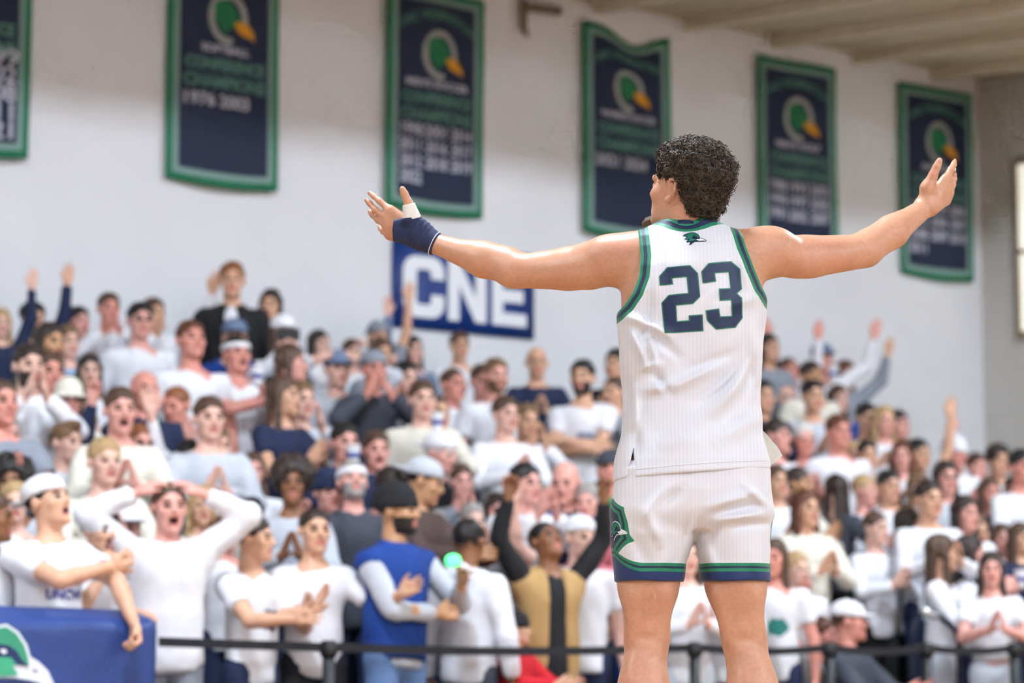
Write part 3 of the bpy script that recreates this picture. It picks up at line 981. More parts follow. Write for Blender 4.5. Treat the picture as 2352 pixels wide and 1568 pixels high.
JF = [(1440, 738, 1530, 785, .011, .013), (1448, 770, 1478, 850, .010, .012), (1485, 780, 1500, 850, .008, .010), (1470, 760, 1550, 830, -.007, .014), (1470, 858, 1510, 845, .007, .009),
      (1478, 905, 1540, 895, .009, .014), (1540, 900, 1650, 845, .009, .016), (1500, 870, 1535, 915, -.008, .013), (1560, 870, 1680, 820, -.005, .016), (1640, 960, 1725, 830, .009, .018),
      (1580, 990, 1700, 880, .006, .020), (1600, 940, 1690, 850, -.006, .016), (1720, 760, 1735, 880, .006, .016), (1700, 900, 1735, 820, -.006, .014), (1450, 900, 1465, 1010, .008, .014),
      (1470, 950, 1455, 1050, -.006, .012), (1500, 1030, 1620, 1010, .005, .03), (1640, 1020, 1740, 960, .006, .022), (1440, 880, 1450, 960, -.006, .012), (1660, 720, 1740, 690, .004, .016),
      (1490, 700, 1475, 790, -.006, .014), (1530, 640, 1660, 600, .003, .03), (1500, 600, 1500, 700, .004, .018), (1690, 590, 1720, 700, .005, .016)]
ARML = [J(*p)[[0, 2]] for p in ((1463, 470), (1464, 540), (1468, 600), (1464, 645), (1450, 682), (1432, 708), (1414, 722), (1330, 740), (1330, 470))]
ARMR = [J(*p)[[0, 2]] for p in ((1697, 470), (1697, 528), (1708, 578), (1726, 628), (1745, 668), (1766, 692), (1850, 700), (1850, 470))]
HEM_A, HEM_B = J(1420, 1105), J(1764, 1079)
SLIT = [J(*p)[[0, 2]] for p in ((1452, 1034), (1455, 1125), (1431, 1125))]
NECKC = J(1578, 505, .012)


def arm_d(P):
    return np.minimum(poly_sd(P[:, 0], P[:, 2], ARML), poly_sd(P[:, 0], P[:, 2], ARMR))


def neck_d(P):
    dx = (P[:, 0] - NECKC[0]) / PX(70); dy = (P[:, 1] - NECKC[1]) / .074
    r = np.sqrt(dx * dx + dy * dy)
    return (r - 1) * .074


def hem_d(P):
    t = (P[:, 0] - HEM_A[0]) / (HEM_B[0] - HEM_A[0])
    return P[:, 2] - (HEM_A[2] + (HEM_B[2] - HEM_A[2]) * t)


def jersey_sd(P):
    low = np.clip((Z(960) - P[:, 2]) / (Z(960) - Z(1090)), 0, 1)
    d = torso_sd(P, .009 + .004 * low, .012 + .014 * low) if False else torso_sd(P, .009, .012)
    back = np.clip((YP + .05 - P[:, 1]) / .1, 0, 1)
    d = d - 2.1 * folds(P, JF) * back - .0022 * vnoise(P, 3, 6, 42.0) - .006 * low
    a = arm_d(P)
    d = smax(d, -a, .004)
    d = smax(d, -neck_d(P), .004)
    d = smax(d, -hem_d(P), .004)
    sl = np.maximum(poly_sd(P[:, 0], P[:, 2], SLIT), P[:, 1] - (YP - .01))
    return smax(d, -sl, .003)


V, Q = snet(jersey_sd, (J(1395, 900)[0], YP - .18, Z(1120)), (J(1790, 900)[0], YP + .19, Z(495)), .0038)
V = relax(V, Q, 2, .35)
jm = mk_mesh('jersey', V - PB_, Q)
for nm, arr in (('trim', np.minimum(arm_d(V), neck_d(V) * 1.3)), ('hemd', hem_d(V))):
    at_ = jm.attributes.new(nm, 'FLOAT', 'POINT'); at_.data.foreach_set('value', arr.astype(np.float32))
jersey_bvh = BVHTree.FromPolygons([tuple(v) for v in V], [tuple(int(i) for i in q) for q in Q])

GREEN, NAVY, WHITE = lin((22, 128, 92)), lin((14, 34, 72)), lin((226, 228, 236))


def band_node(nt, val, edges, cols):
    """constant-interpolated ramp on a value in metres"""
    lo_, hi_ = edges[0], edges[-1]
    mr = nt.nodes.new('ShaderNodeMapRange'); mr.inputs[1].default_value = lo_; mr.inputs[2].default_value = hi_
    nt.links.new(val, mr.inputs[0])
    cr = nt.nodes.new('ShaderNodeValToRGB'); cr.color_ramp.interpolation = 'CONSTANT'
    el = cr.color_ramp.elements
    while len(el) < len(cols): el.new(1.0)
    for i, c in enumerate(cols):
        el[i].position = (edges[i] - lo_) / (hi_ - lo_) if i else 0.0
        el[i].color = tuple(c) + (1,)
    nt.links.new(mr.outputs[0], cr.inputs[0])
    return cr.outputs[0]


def mesh_fabric(nt, b, white):
    """fine knitted stripes: a faint grey rib colour and relief, in object space"""
    tc = nt.nodes.new('ShaderNodeTexCoord')
    sx = nt.nodes.new('ShaderNodeSeparateXYZ'); nt.links.new(tc.outputs['Object'], sx.inputs[0])
    def saw(inp, per, duty):
        d = nt.nodes.new('ShaderNodeMath'); d.operation = 'DIVIDE'; d.inputs[1].default_value = per; nt.links.new(inp, d.inputs[0])
        f = nt.nodes.new('ShaderNodeMath'); f.operation = 'FRACT'; nt.links.new(d.outputs[0], f.inputs[0])
        c = nt.nodes.new('ShaderNodeMath'); c.operation = 'LESS_THAN'; c.inputs[1].default_value = duty; nt.links.new(f.outputs[0], c.inputs[0])
        return c.outputs[0]
    v = saw(sx.outputs[0], .0105, .13); h = saw(sx.outputs[2], .0052, .35)
    m = nt.nodes.new('ShaderNodeMath'); m.operation = 'MULTIPLY'; nt.links.new(v, m.inputs[0]); nt.links.new(h, m.inputs[1])
    n = nt.nodes.new('ShaderNodeTexNoise'); n.inputs['Scale'].default_value = 9; nt.links.new(tc.outputs['Object'], n.inputs['Vector'])
    k = nt.nodes.new('ShaderNodeMath'); k.operation = 'MULTIPLY_ADD'; k.inputs[1].default_value = .55; k.inputs[2].default_value = .06
    nt.links.new(v, k.inputs[0])
    k2 = nt.nodes.new('ShaderNodeMath'); k2.operation = 'MULTIPLY'; nt.links.new(k.outputs[0], k2.inputs[0]); nt.links.new(n.outputs['Fac'], k2.inputs[1])
    mx = nt.nodes.new('ShaderNodeMix'); mx.data_type = 'RGBA'
    mx.inputs[6].default_value = white + (1,); mx.inputs[7].default_value = lin((176, 178, 192)) + (1,)
    nt.links.new(k2.outputs[0], mx.inputs[0])
    bp = nt.nodes.new('ShaderNodeBump'); bp.inputs['Strength'].default_value = .15; bp.inputs['Distance'].default_value = .001; bp.invert = True
    nt.links.new(m.outputs[0], bp.inputs['Height']); nt.links.new(bp.outputs[0], b.inputs['Normal'])
    return mx.outputs[2]


def attr(nt, name):
    a = nt.nodes.new('ShaderNodeAttribute'); a.attribute_name = name
    return a.outputs['Fac']


m = bpy.data.materials.new('jersey_cloth'); m.use_nodes = True
nt = m.node_tree; b = nt.nodes['Principled BSDF']; b.inputs['Roughness'].default_value = .55; b.inputs['Sheen Weight'].default_value = .15
fab = mesh_fabric(nt, b, WHITE)
t_ = attr(nt, 'trim')
bands = band_node(nt, t_, [-.02, .0085, .0185, .030], [GREEN, NAVY, GREEN, GREEN])
gt = nt.nodes.new('ShaderNodeMath'); gt.operation = 'LESS_THAN'; gt.inputs[1].default_value = .0285; nt.links.new(t_, gt.inputs[0])
mx = nt.nodes.new('ShaderNodeMix'); mx.data_type = 'RGBA'
nt.links.new(gt.outputs[0], mx.inputs[0]); nt.links.new(fab, mx.inputs[6]); nt.links.new(bands, mx.inputs[7])
nt.links.new(mx.outputs[2], b.inputs['Base Color'])
jm.materials.append(m)
jersey = link('jersey', jm, player, label='white sleeveless jersey with green and navy trim')
# stitched hem seam
bm = bmesh.new()
pts = []
for i in range(40):
    x = 1455 + (1758 - 1455) * i / 39
    y = 1104 + (1079 - 1104) * (x - 1420) / (1764 - 1420) - 17
    o_ = J(x, y); o_[1] -= .4; h_ = jersey_bvh.ray_cast(Vector(tuple(o_)), Vector((0, 1, 0)))
    if h_[0]: pts.append(np.array(h_[0]) - PB_ + np.array([0, -.0003, 0]))
tube(bm, pts, .0012, 5)
bm_obj('hem_seam', bm, mat('seam_white', (226, 226, 232), .7), jersey, smooth=True)


# ribbed collar band: three coloured rows around the neck
CV, CF, CM = [], [], []
rows = [0, .32, .68, 1.0]; n_ = 64
cx_ = J(1577, 512)[0]
for t in rows:
    for i in range(n_):
        th = 2 * math.pi * i / n_
        c_, s_ = math.cos(th), math.sin(th)
        bk = (1 - s_) / 2                                   # 1 at the back, 0 at the front
        rx = PX(60) + (PX(71) - PX(60)) * t; ry = .068 + .014 * t
        zt = Z(505) - .05 * (1 - bk) ** 2; zb = Z(532) + .014 * abs(c_) ** 2 - .07 * (1 - bk) ** 2
        bulge = .0025 * math.sin(math.pi * t)
        CV.append((cx_ + (rx + bulge) * c_, YP + .012 + (ry + bulge) * s_, zt + (zb - zt) * t))
for r in range(3):
    for i in range(n_):
        j = (i + 1) % n_
        CF.append((r * n_ + i, (r + 1) * n_ + i, (r + 1) * n_ + j, r * n_ + j)); CM.append(0 if r != 1 else 1)
link('collar', mk_mesh('collar', np.array(CV) - PB_, np.array(CF), [mat('trim_green', (22, 128, 92), .6, noise=.06, scale=80), mat('trim_navy', (14, 34, 72), .6)], CM), jersey)


def decal(name, poly, m, parent, bvh, off, dirv=(0, 1, 0), h=.012, org=-.45, inv=None):
    """outline given in image pixels, laid on a garment along dirv"""
    bm = bmesh.new()
    f = bm.faces.new([bm.verts.new((p[0] / 1000., p[1] / 1000., 0)) for p in poly])
    f.normal_update(); bmesh.ops.triangulate(bm, faces=[f])
    for _ in range(6):
        es = [e for e in bm.edges if e.calc_length() > h]
        if not es: break
        bmesh.ops.subdivide_edges(bm, edges=es, cuts=1); bmesh.ops.triangulate(bm, faces=bm.faces[:])
    dv = Vector(dirv).normalized()
    for v in bm.verts:
        o_ = Vector(tuple(J(v.co.x * 1000, v.co.y * 1000))) - dv * .45
        hit, nrm, _, _ = bvh.ray_cast(o_, dv)
        if hit is None:
            hit, nrm, _, _ = bvh.find_nearest(o_ + dv * .35)
        v.co = hit - dv * off - Vector(tuple(PB_))
    bm.normal_update()
    for f in bm.faces:
        if f.normal.dot(dv) > 0: f.normal_flip()
    me = bpy.data.meshes.new(name); bm.to_mesh(me); bm.free(); me.materials.append(m)
    for p in me.polygons: p.use_smooth = True
    return link(name, me, parent)


def inset(poly, d):
    """move every edge of a closed outline inward by d"""
    P = [np.array(p, float) for p in poly]; n = len(P)
    A = sum(P[i][0] * P[(i + 1) % n][1] - P[(i + 1) % n][0] * P[i][1] for i in range(n))
    sg = 1 if A > 0 else -1
    out = []
    for i in range(n):
        p0, p1, p2 = P[i - 1], P[i], P[(i + 1) % n]
        e1 = (p1 - p0) / np.linalg.norm(p1 - p0); e2 = (p2 - p1) / np.linalg.norm(p2 - p1)
        n1 = np.array([-e1[1], e1[0]]) * sg; n2 = np.array([-e2[1], e2[0]]) * sg
        c_ = 1 + n1 @ n2
        out.append(tuple(p1 + (n1 + n2) * d / max(c_, .35)))
    return out


def z4(pts):    # pixel points read in the 3.136x enlargement of region (1360, 280)
    return [(1360 + x / 3.136, 280 + y / 3.136) for x, y in pts]
TWO = z4([(462, 1160), (520, 1094), (682, 1083), (738, 1140), (753, 1308), (702, 1360), (583, 1372), (590, 1480), (672, 1474), (670, 1440), (770, 1432), (777, 1550), (500, 1568), (478, 1350), (528, 1294), (666, 1282), (656, 1168), (556, 1176), (562, 1220), (466, 1228)])
THREE = z4([(760, 1128), (812, 1068), (976, 1048), (1040, 1105), (1052, 1248), (1018, 1280), (1052, 1312), (1058, 1452), (1006, 1522), (866, 1540), (800, 1476), (790, 1404), (886, 1390), (896, 1446), (978, 1440), (970, 1330), (890, 1338), (884, 1250), (968, 1244), (956, 1130), (858, 1140), (866, 1200), (770, 1214)])
M_NG = mat('number_green', (34, 122, 94), .55); M_NN = mat('number_navy', (12, 36, 76), .5, noise=.08, scale=30); M_LW = mat('logo_white', (240, 240, 244), .5)
M_LG = mat('logo_green', (26, 112, 92), .5); M_LN = mat('logo_navy', (12, 30, 62), .5)
for nm, pl in (('number_two', TWO), ('number_three', THREE)):
    o_ = decal(nm, pl, M_NG, jersey, jersey_bvh, .0016)
    decal('number_fill', inset(pl, 2.6), M_NN, o_, jersey_bvh, .0030)


def zl(pts):    # pixel points read in the 23.52x enlargement of region (1540, 530)
    return [(1540 + x / 23.52, 530 + y / 23.52) for x, y in pts]
LOGO = [(545, 550), (640, 480), (860, 380), (1050, 345), (1240, 395), (1370, 490), (1430, 600), (1450, 685), (1600, 730), (1710, 780), (1810, 860), (1780, 890), (1500, 912), (1180, 915), (1050, 1000), (890, 1125), (865, 1100), (930, 920), (735, 965), (710, 935), (815, 800), (650, 795), (630, 770), (750, 640), (700, 605), (570, 580)]
LGR = [(620, 535), (860, 420), (1050, 385), (1230, 435), (1345, 520), (1395, 610), (1400, 740), (1300, 650), (1180, 570), (1080, 560), (1090, 640), (1000, 700), (1040, 740), (1230, 770), (1240, 820), (1100, 840), (1020, 900), (790, 905), (880, 780), (700, 760), (800, 640), (740, 590)]
LBK = [(1240, 785), (1420, 770), (1450, 715), (1600, 765), (1700, 815), (1760, 870), (1620, 860), (1420, 880), (1320, 845)]
lg = decal('bird_emblem', zl(LOGO), M_LN, jersey, jersey_bvh, .0016, h=.008)
decal('emblem_feathers', zl(LGR), M_LG, lg, jersey_bvh, .0026, h=.008)
decal('emblem_beak', zl(LBK), M_LW, lg, jersey_bvh, .0026, h=.008)

# loose front hem that shows at the side
bm = bmesh.new()
fl = [(1738, 975, .03), (1762, 998, .035), (1786, 1026, .04), (1797, 1046, .045), (1784, 1058, .045), (1764, 1072, .04), (1740, 1080, .03)]
inn = [(1730, 975, .03), (1738, 1000, .03), (1742, 1030, .03), (1744, 1046, .03), (1742, 1060, .03), (1738, 1072, .03), (1730, 1080, .03)]
gr = []
for a_, c_ in zip(fl, inn):
    row = []
    for k in range(6):
        t = k / 5.0
        p_ = np.array(J(*a_)) * (1 - t) + np.array(J(*c_)) * t - PB_
        row.append(bm.verts.new(Vector(tuple(p_ + np.array([0, .006 * math.sin(t * 3.1), 0])))))
    gr.append(row)
for i in range(len(gr) - 1):
    for k in range(5): bm.faces.new((gr[i][k], gr[i][k + 1], gr[i + 1][k + 1], gr[i + 1][k]))
r_ = bmesh.ops.solidify(bm, geom=bm.faces[:], thickness=.0025)
bm_obj('front_hem', bm, mat('jersey_inside', (236, 232, 222), .6), jersey, smooth=True)

# ------------------------------------------------------------------ shorts
LEGL = [(1100, 1514, 90), (1180, 1502, 97), (1230, 1500, 98), (1290, 1491, 84), (1345, 1490, 79)]
LEGR = [(1100, 1670, 88), (1180, 1684, 90), (1230, 1683, 87), (1290, 1688, 81), (1345, 1690, 80)]
SF = [(1475, 1180, 1510, 1250, .008, .016), (1520, 1130, 1470, 1200, .008, .016), (1560, 1130, 1500, 1170, -.007, .016), (1585, 1190, 1560, 1290, .006, .012), (1620, 1170, 1720, 1140, .009, .013), (1640, 1200, 1750, 1185, .009, .012),
      (1630, 1185, 1740, 1165, -.008, .012), (1610, 1240, 1640, 1320, .006, .014), (1700, 1120, 1755, 1170, .009, .013), (1680, 1215, 1760, 1205, -.007, .012), (1450, 1230, 1480, 1300, -.005, .018), (1530, 1270, 1510, 1320, .004, .016), (1720, 1260, 1730, 1320, .004, .02)]


def leg_loft(P, L, g=0.0):
    zs = np.array([Z(l[0]) for l in L])[::-1]; xs = np.array([J(l[1], l[0])[0] for l in L])[::-1]; rs = np.array([PX(l[2]) for l in L])[::-1]
    cx = np.interp(P[:, 2], zs, xs); r = np.interp(P[:, 2], zs, rs) + g
    q_ = np.sqrt((P[:, 0] - cx) ** 2 + ((P[:, 1] - YP) / 1.12) ** 2)
    return np.maximum(q_ - r, P[:, 2] - Z(1090))


HZ = Z(1336)
def shorts_sd(P):
    d = torso_sd(P, .001, .006) + .075 * np.clip((Z(1165) - P[:, 2]) / .085, 0, 1) ** 2
    l = leg_loft(P, LEGL); r = leg_loft(P, LEGR)
    d = smin(d, smin(l, r, .012), .045)
    back = np.clip((YP + .06 - P[:, 1]) / .12, 0, 1)
    d = d - 1.7 * folds(P, SF) * back - .0016 * vnoise(P, 11, 6, 40.0)
    d = smax(d, -(P[:, 2] - HZ - .0012 * np.sin(P[:, 0] * 40)), .004)
    return np.maximum(d, P[:, 2] - Z(1062))


V, Q = snet(shorts_sd, (J(1388, 1200)[0], YP - .19, Z(1350)), (J(1790, 1200)[0], YP + .19, Z(1055)), .0038)
V = relax(V, Q, 2, .35)
sm = mk_mesh('shorts', V - PB_, Q)
left = V[:, 0] < J(1592, 1200)[0]
outer = np.where(left, J(1470, 1200)[0] - V[:, 0], V[:, 0] - J(1712, 1200)[0])       # positive on the outer flank
yr = V[:, 1] - np.where(left, YP - .008, YP + .062)
OCT = [(-.030, Z(1146)), (-.092, Z(1170)), (-.100, Z(1246)), (-.030, Z(1286)), (.030, Z(1286)), (.100, Z(1246)), (.092, Z(1170)), (.030, Z(1146))]
pan = np.where(outer > 0, poly_sd(yr, V[:, 2], OCT), .2)
rise = np.clip((.100 - np.abs(yr)), 0, .07) * .62 * (outer > 0)
hz_ = V[:, 2] - HZ - rise
for nm, arr in (('panel', pan), ('hemz', hz_)):
    at_ = sm.attributes.new(nm, 'FLOAT', 'POINT'); at_.data.foreach_set('value', arr.astype(np.float32))
m = bpy.data.materials.new('shorts_cloth'); m.use_nodes = True
nt = m.node_tree; b = nt.nodes['Principled BSDF']; b.inputs['Roughness'].default_value = .55; b.inputs['Sheen Weight'].default_value = .15
fab = mesh_fabric(nt, b, lin((226, 227, 234)))
hv = attr(nt, 'hemz'); pv = attr(nt, 'panel')
BLUE = lin((14, 44, 98))
hb = band_node(nt, hv, [-.02, .0255, .0345, .0405, .0500], [BLUE, GREEN, NAVY, GREEN, GREEN])
pb = band_node(nt, pv, [-.2, -.0255, -.0165, -.0095, .0], [lin((12, 32, 70)), GREEN, NAVY, GREEN, GREEN])
def lt(v, t):
    g = nt.nodes.new('ShaderNodeMath'); g.operation = 'LESS_THAN'; g.inputs[1].default_value = t; nt.links.new(v, g.inputs[0]); return g.outputs[0]
m1 = nt.nodes.new('ShaderNodeMix'); m1.data_type = 'RGBA'; nt.links.new(lt(pv, 0.0), m1.inputs[0]); nt.links.new(fab, m1.inputs[6]); nt.links.new(pb, m1.inputs[7])
m2 = nt.nodes.new('ShaderNodeMix'); m2.data_type = 'RGBA'; nt.links.new(lt(hv, .0495), m2.inputs[0]); nt.links.new(m1.outputs[2], m2.inputs[6]); nt.links.new(hb, m2.inputs[7])
nt.links.new(m2.outputs[2], b.inputs['Base Color'])
sm.materials.append(m)
shorts = link('shorts', sm, player, label='white shorts with navy hem and green side panels')
shorts_bvh = BVHTree.FromPolygons([tuple(v) for v in V], [tuple(int(i) for i in q) for q in Q])
# bird emblem on the side panel, laid from the outside of the thigh
def side_logo(pts, m, name, parent, off):
    # local outline (0..1250 wide) -> y,z on the flank
    bm = bmesh.new()
    vs = []
    for x, y in pts: vs.append(bm.verts.new(((x - 1100) / 1250. * .088, -(y - 720) / 1250. * .088, 0)))
    f = bm.faces.new(vs); f.normal_update(); bmesh.ops.triangulate(bm, faces=[f])
    for _ in range(4):
        es = [e for e in bm.edges if e.calc_length() > .012]
        if not es: break
        bmesh.ops.subdivide_edges(bm, edges=es, cuts=1); bmesh.ops.triangulate(bm, faces=bm.faces[:])
    dv = Vector((.80, .60, 0)); side = Vector((.60, -.80, 0))
    c0 = Vector(tuple(J(1470, 1220)))
    for v in bm.verts:
        o_ = c0 - dv * .5 + side * (v.co.x + .010) + Vector((0, 0, v.co.y))
        hit = shorts_bvh.ray_cast(o_, dv)[0]
        v.co = (hit if hit else o_ + dv * .42) - dv * off - Vector(tuple(PB_))
    bm.normal_update()
    for f in bm.faces:
        if f.normal.dot(dv) > 0: f.normal_flip()
    me = bpy.data.meshes.new(name); bm.to_mesh(me); bm.free(); me.materials.append(m)
    return link(name, me, parent)
lo_ = side_logo(LOGO, M_LW, 'bird_emblem', shorts, .0016)
side_logo(inset(LOGO, 38), M_LN, 'emblem_backing', lo_, .0024)
side_logo(LGR, M_LG, 'emblem_feathers', lo_, .0032)
side_logo(LBK, M_LW, 'emblem_beak', lo_, .0032)

# ------------------------------------------------------------------ wrist brace and thumb tape on the left hand
def brace_sd(P):
    a = sd_cap(P, J(1000, 560, .24), J(965, 541, .246), .0355, .0375)
    a = smin(a, sd_cap(P, J(965, 541, .246), J(915, 522, .26), .0395, .0440, (0, 1, 0), .72), .02)
    a = smin(a, sd_cap(P, J(962, 528, .24), J(944, 503, .225), .0290, .0265), .02)
    # gathered wrinkles running across the wrist
    ax = J(915, 520, .26) - J(1003, 562, .24); L = np.linalg.norm(ax); ax /= L
    t = (P - J(1003, 562, .24)) @ ax
    a = a - .0016 * np.sin(t * 420 + (P[:, 2]) * 60) * np.exp(-((t - .055) / .03) ** 2)
    e0 = -((P - J(1003, 561, .24)) @ ax)
    kx = J(906, 500, .26); nx = np.array([-1, 0, .12]); nx /= np.linalg.norm(nx)
    e1 = (P - kx) @ nx
    tx = J(946, 496, .225); tn = J(938, 466, .215) - J(946, 500, .225); tn /= np.linalg.norm(tn)
    e2 = (P - tx) @ tn
    return smax(smax(smax(a, e0, .003), e1, .003), e2, .003)
lo_, hi_ = J(895, 600, .1), J(1015, 480, .36)
V, Q = snet(brace_sd, (lo_[0], YP + .12, lo_[2]), (hi_[0], YP + .40, hi_[2]), .003)
V = relax(V, Q, 1, .4)
brace = link('wrist_brace', mk_mesh('wrist_brace', V - PB_, Q, [mat('brace_navy', (30, 44, 84), .7, noise=.12, scale=60, bump=.1, bscale=300)]), player, label='navy elastic wrist brace')
def ring_tube(c, axis, r, rr, n=28):
    axis = Vector(tuple(axis)).normalized(); u = axis.cross(Vector((0, 1, 0.2))).normalized(); w = axis.cross(u)
    bm = bmesh.new()
    tube(bm, [Vector(tuple(c)) + (u * math.cos(2 * math.pi * i / n) + w * math.sin(2 * math.pi * i / n)) * r for i in range(n)], rr, 6, closed=True)
    return bm
ax = J(915, 520, .26) - J(1003, 562, .24)
bm_obj('brace_cuff_line', ring_tube(J(998, 559.5, .241) - PB_, ax, .0366, .0012), M_LW, brace, smooth=True)
def tape_sd(P):
    a = sd_cap(P, J(946, 500, .225), J(938, 466, .215), .0268, .0175)
    tn = J(938, 466, .215) - J(946, 500, .225); tn /= np.linalg.norm(tn)
    e1 = (P - J(938.5, 468, .216)) @ tn; e0 = -((P - J(947, 503, .226)) @ tn)
    return smax(smax(a - .0006 * np.sin(P[:, 2] * 900), e1, .002), e0, .002)
lo_, hi_ = J(920, 520, .1), J(980, 455, .36)
V, Q = snet(tape_sd, (lo_[0], YP + .16, lo_[2]), (hi_[0], YP + .27, hi_[2]), .0026)
link('thumb_tape', mk_mesh('thumb_tape', V - PB_, Q, [mat('tape_white', (236, 234, 228), .8, noise=.05, scale=80)]), player, label='white athletic tape around the thumb')

# ------------------------------------------------------------------ hair, beard, brows
def hair_vol(P):
    Q_ = (P - HEADC) @ HEADR / HEADS
    d = sd_ell(Q_, (0, .034, .058), (.102, .120, .100))
    d = smin(d, sd_ell(Q_, (0, .080, -.010), (.074, .055, .070)), .03)
    d = smin(d, sd_ell(Q_, (0, -.035, .092), (.070, .060, .045)), .03)
    d = smax(d, -sd_ell(Q_, (0, -.120, -.040), (.100, .095, .115)), .012)
    X = Q_.copy(); X[:, 0] = np.abs(X[:, 0])
    d = smax(d, -sd_ell(X, (.092, -.004, -.022), (.036, .046, .050)), .010)
    d = smax(d, -(Q_[:, 2] + .075 + .25 * np.clip(.08 - Q_[:, 1], 0, 1)), .01)
    return d * HEADS
V, Q = snet(lambda P: hair_vol(P) + .007 + .005 * vnoise(P, 5, 6, 190.0), (hc[0] - .17, hc[1] - .17, hc[2] - .13), (hc[0] + .17, hc[1] + .17, hc[2] + .18), .005)
M_HAIR = bpy.data.materials.new('player_hair'); M_HAIR.use_nodes = True
nt = M_HAIR.node_tree; b = nt.nodes['Principled BSDF']
tc = nt.nodes.new('ShaderNodeTexCoord'); n1 = nt.nodes.new('ShaderNodeTexNoise'); n1.inputs['Scale'].default_value = 60
nt.links.new(tc.outputs['Object'], n1.inputs['Vector'])
cr = nt.nodes.new('ShaderNodeValToRGB'); cr.color_ramp.elements[0].position = .35; cr.color_ramp.elements[0].color = lin((34, 27, 24)) + (1,)
cr.color_ramp.elements[1].position = .72; cr.color_ramp.elements[1].color = lin((100, 82, 66)) + (1,)
nt.links.new(n1.outputs['Fac'], cr.inputs[0]); nt.links.new(cr.outputs[0], b.inputs['Base Color']); b.inputs['Roughness'].default_value = .45
hair = link('hair', mk_mesh('hair', V - PB_, Q, [M_HAIR]), player, label='short curly dark brown hair')
# curls: little coils standing on the hair volume
rs = np.random.RandomState(4)
Nn = np.zeros_like(V)
fa = V[Q[:, 0]]; nrm = np.cross(V[Q[:, 1]] - fa, V[Q[:, 3]] - fa)
for k in range(4): np.add.at(Nn, Q[:, k], nrm)
Nn /= np.linalg.norm(Nn, axis=1)[:, None] + 1e-9
pick = rs.choice(len(V), 2600, replace=len(V) < 2600)
CV, CQ = [], []; nv = 0
SEG, SID = 9, 4
for i in pick:
    n_ = Nn[i]; p_ = V[i]
    u_ = np.cross(n_, rs.normal(size=3)); u_ /= np.linalg.norm(u_); w_ = np.cross(n_, u_)
    R_ = rs.uniform(.0045, .0090); turns = rs.uniform(.8, 1.7); hgt = rs.uniform(.007, .019); ph = rs.uniform(0, 6.28); lean = u_ * rs.uniform(-.004, .006)
    rad = rs.uniform(.0016, .0027)
    tt = np.linspace(0, 1, SEG)
    ctr = p_ - n_ * .004 + n_ * (hgt * tt)[:, None] + (np.cos(tt * turns * 6.28 + ph)[:, None] * u_ + np.sin(tt * turns * 6.28 + ph)[:, None] * w_) * R_ + lean * tt[:, None]
    tg = np.gradient(ctr, axis=0); tg /= np.linalg.norm(tg, axis=1)[:, None]
    a_ = np.cross(tg, n_ + .3 * u_); a_ /= np.linalg.norm(a_, axis=1)[:, None]; b_ = np.cross(tg, a_)
    prof = rad * (1 - .6 * tt)
    for k in range(SID):
        an = 2 * math.pi * k / SID
        CV.append(ctr + (a_ * math.cos(an) + b_ * math.sin(an)) * prof[:, None])
    for s_ in range(SEG - 1):
        for k in range(SID):
            CQ.append((nv + k * SEG + s_, nv + ((k + 1) % SID) * SEG + s_, nv + ((k + 1) % SID) * SEG + s_ + 1, nv + k * SEG + s_ + 1))
    nv += SEG * SID
o_ = link('curls', mk_mesh('curls', np.concatenate(CV) - PB_, np.array(CQ), [M_HAIR]), hair)
o_['kind'] = 'stuff'


def beard_vol(P):
    Q_ = (P - HEADC) @ HEADR / HEADS
    d = sd_ell(Q_, (0, -.100, -.117), (.027, .025, .029))
    d = smin(d, sd_cap(Q_, (-.045, -.055, -.112), (.045, -.055, -.112), .014, .014), .03) if False else d
    return d * HEADS + .0025 * vnoise(P, 8, 6, 420.0)
V, Q = snet(beard_vol, (hc[0] - .17, hc[1] - .17, hc[2] - .19), (hc[0] + .12, hc[1] + .20, hc[2] - .05), .0035)
link('goatee', mk_mesh('goatee', V - PB_, Q, [mat('goatee_brown', (92, 66, 48), .7, noise=.3, scale=300)]), player, label='brown goatee')

# shoes, below the frame
for an, toe in (((1468, 1868), 1474), ((1748, 1868), 1754)):
    c0 = J(an[0], 1900, .06)
    def shoe_sd(P, c0=c0):
        d = sd_cap(P, (c0[0], YP - .03, .05), (c0[0], YP + .20, .042), .05, .042)
        d = smin(d, sd_cap(P, (c0[0], YP - .01, .06), (c0[0], YP + .02, .15), .05, .05), .04)
        return smax(np.maximum(d, -P[:, 2]), P[:, 2] - .16, .01)
    V, Q = snet(shoe_sd, (c0[0] - .09, YP - .12, -.01), (c0[0] + .09, YP + .28, .2), .009)
    link('shoe', mk_mesh('shoe', V - PB_, Q, [mat('shoe_white', (226, 228, 232), .5)]), player)
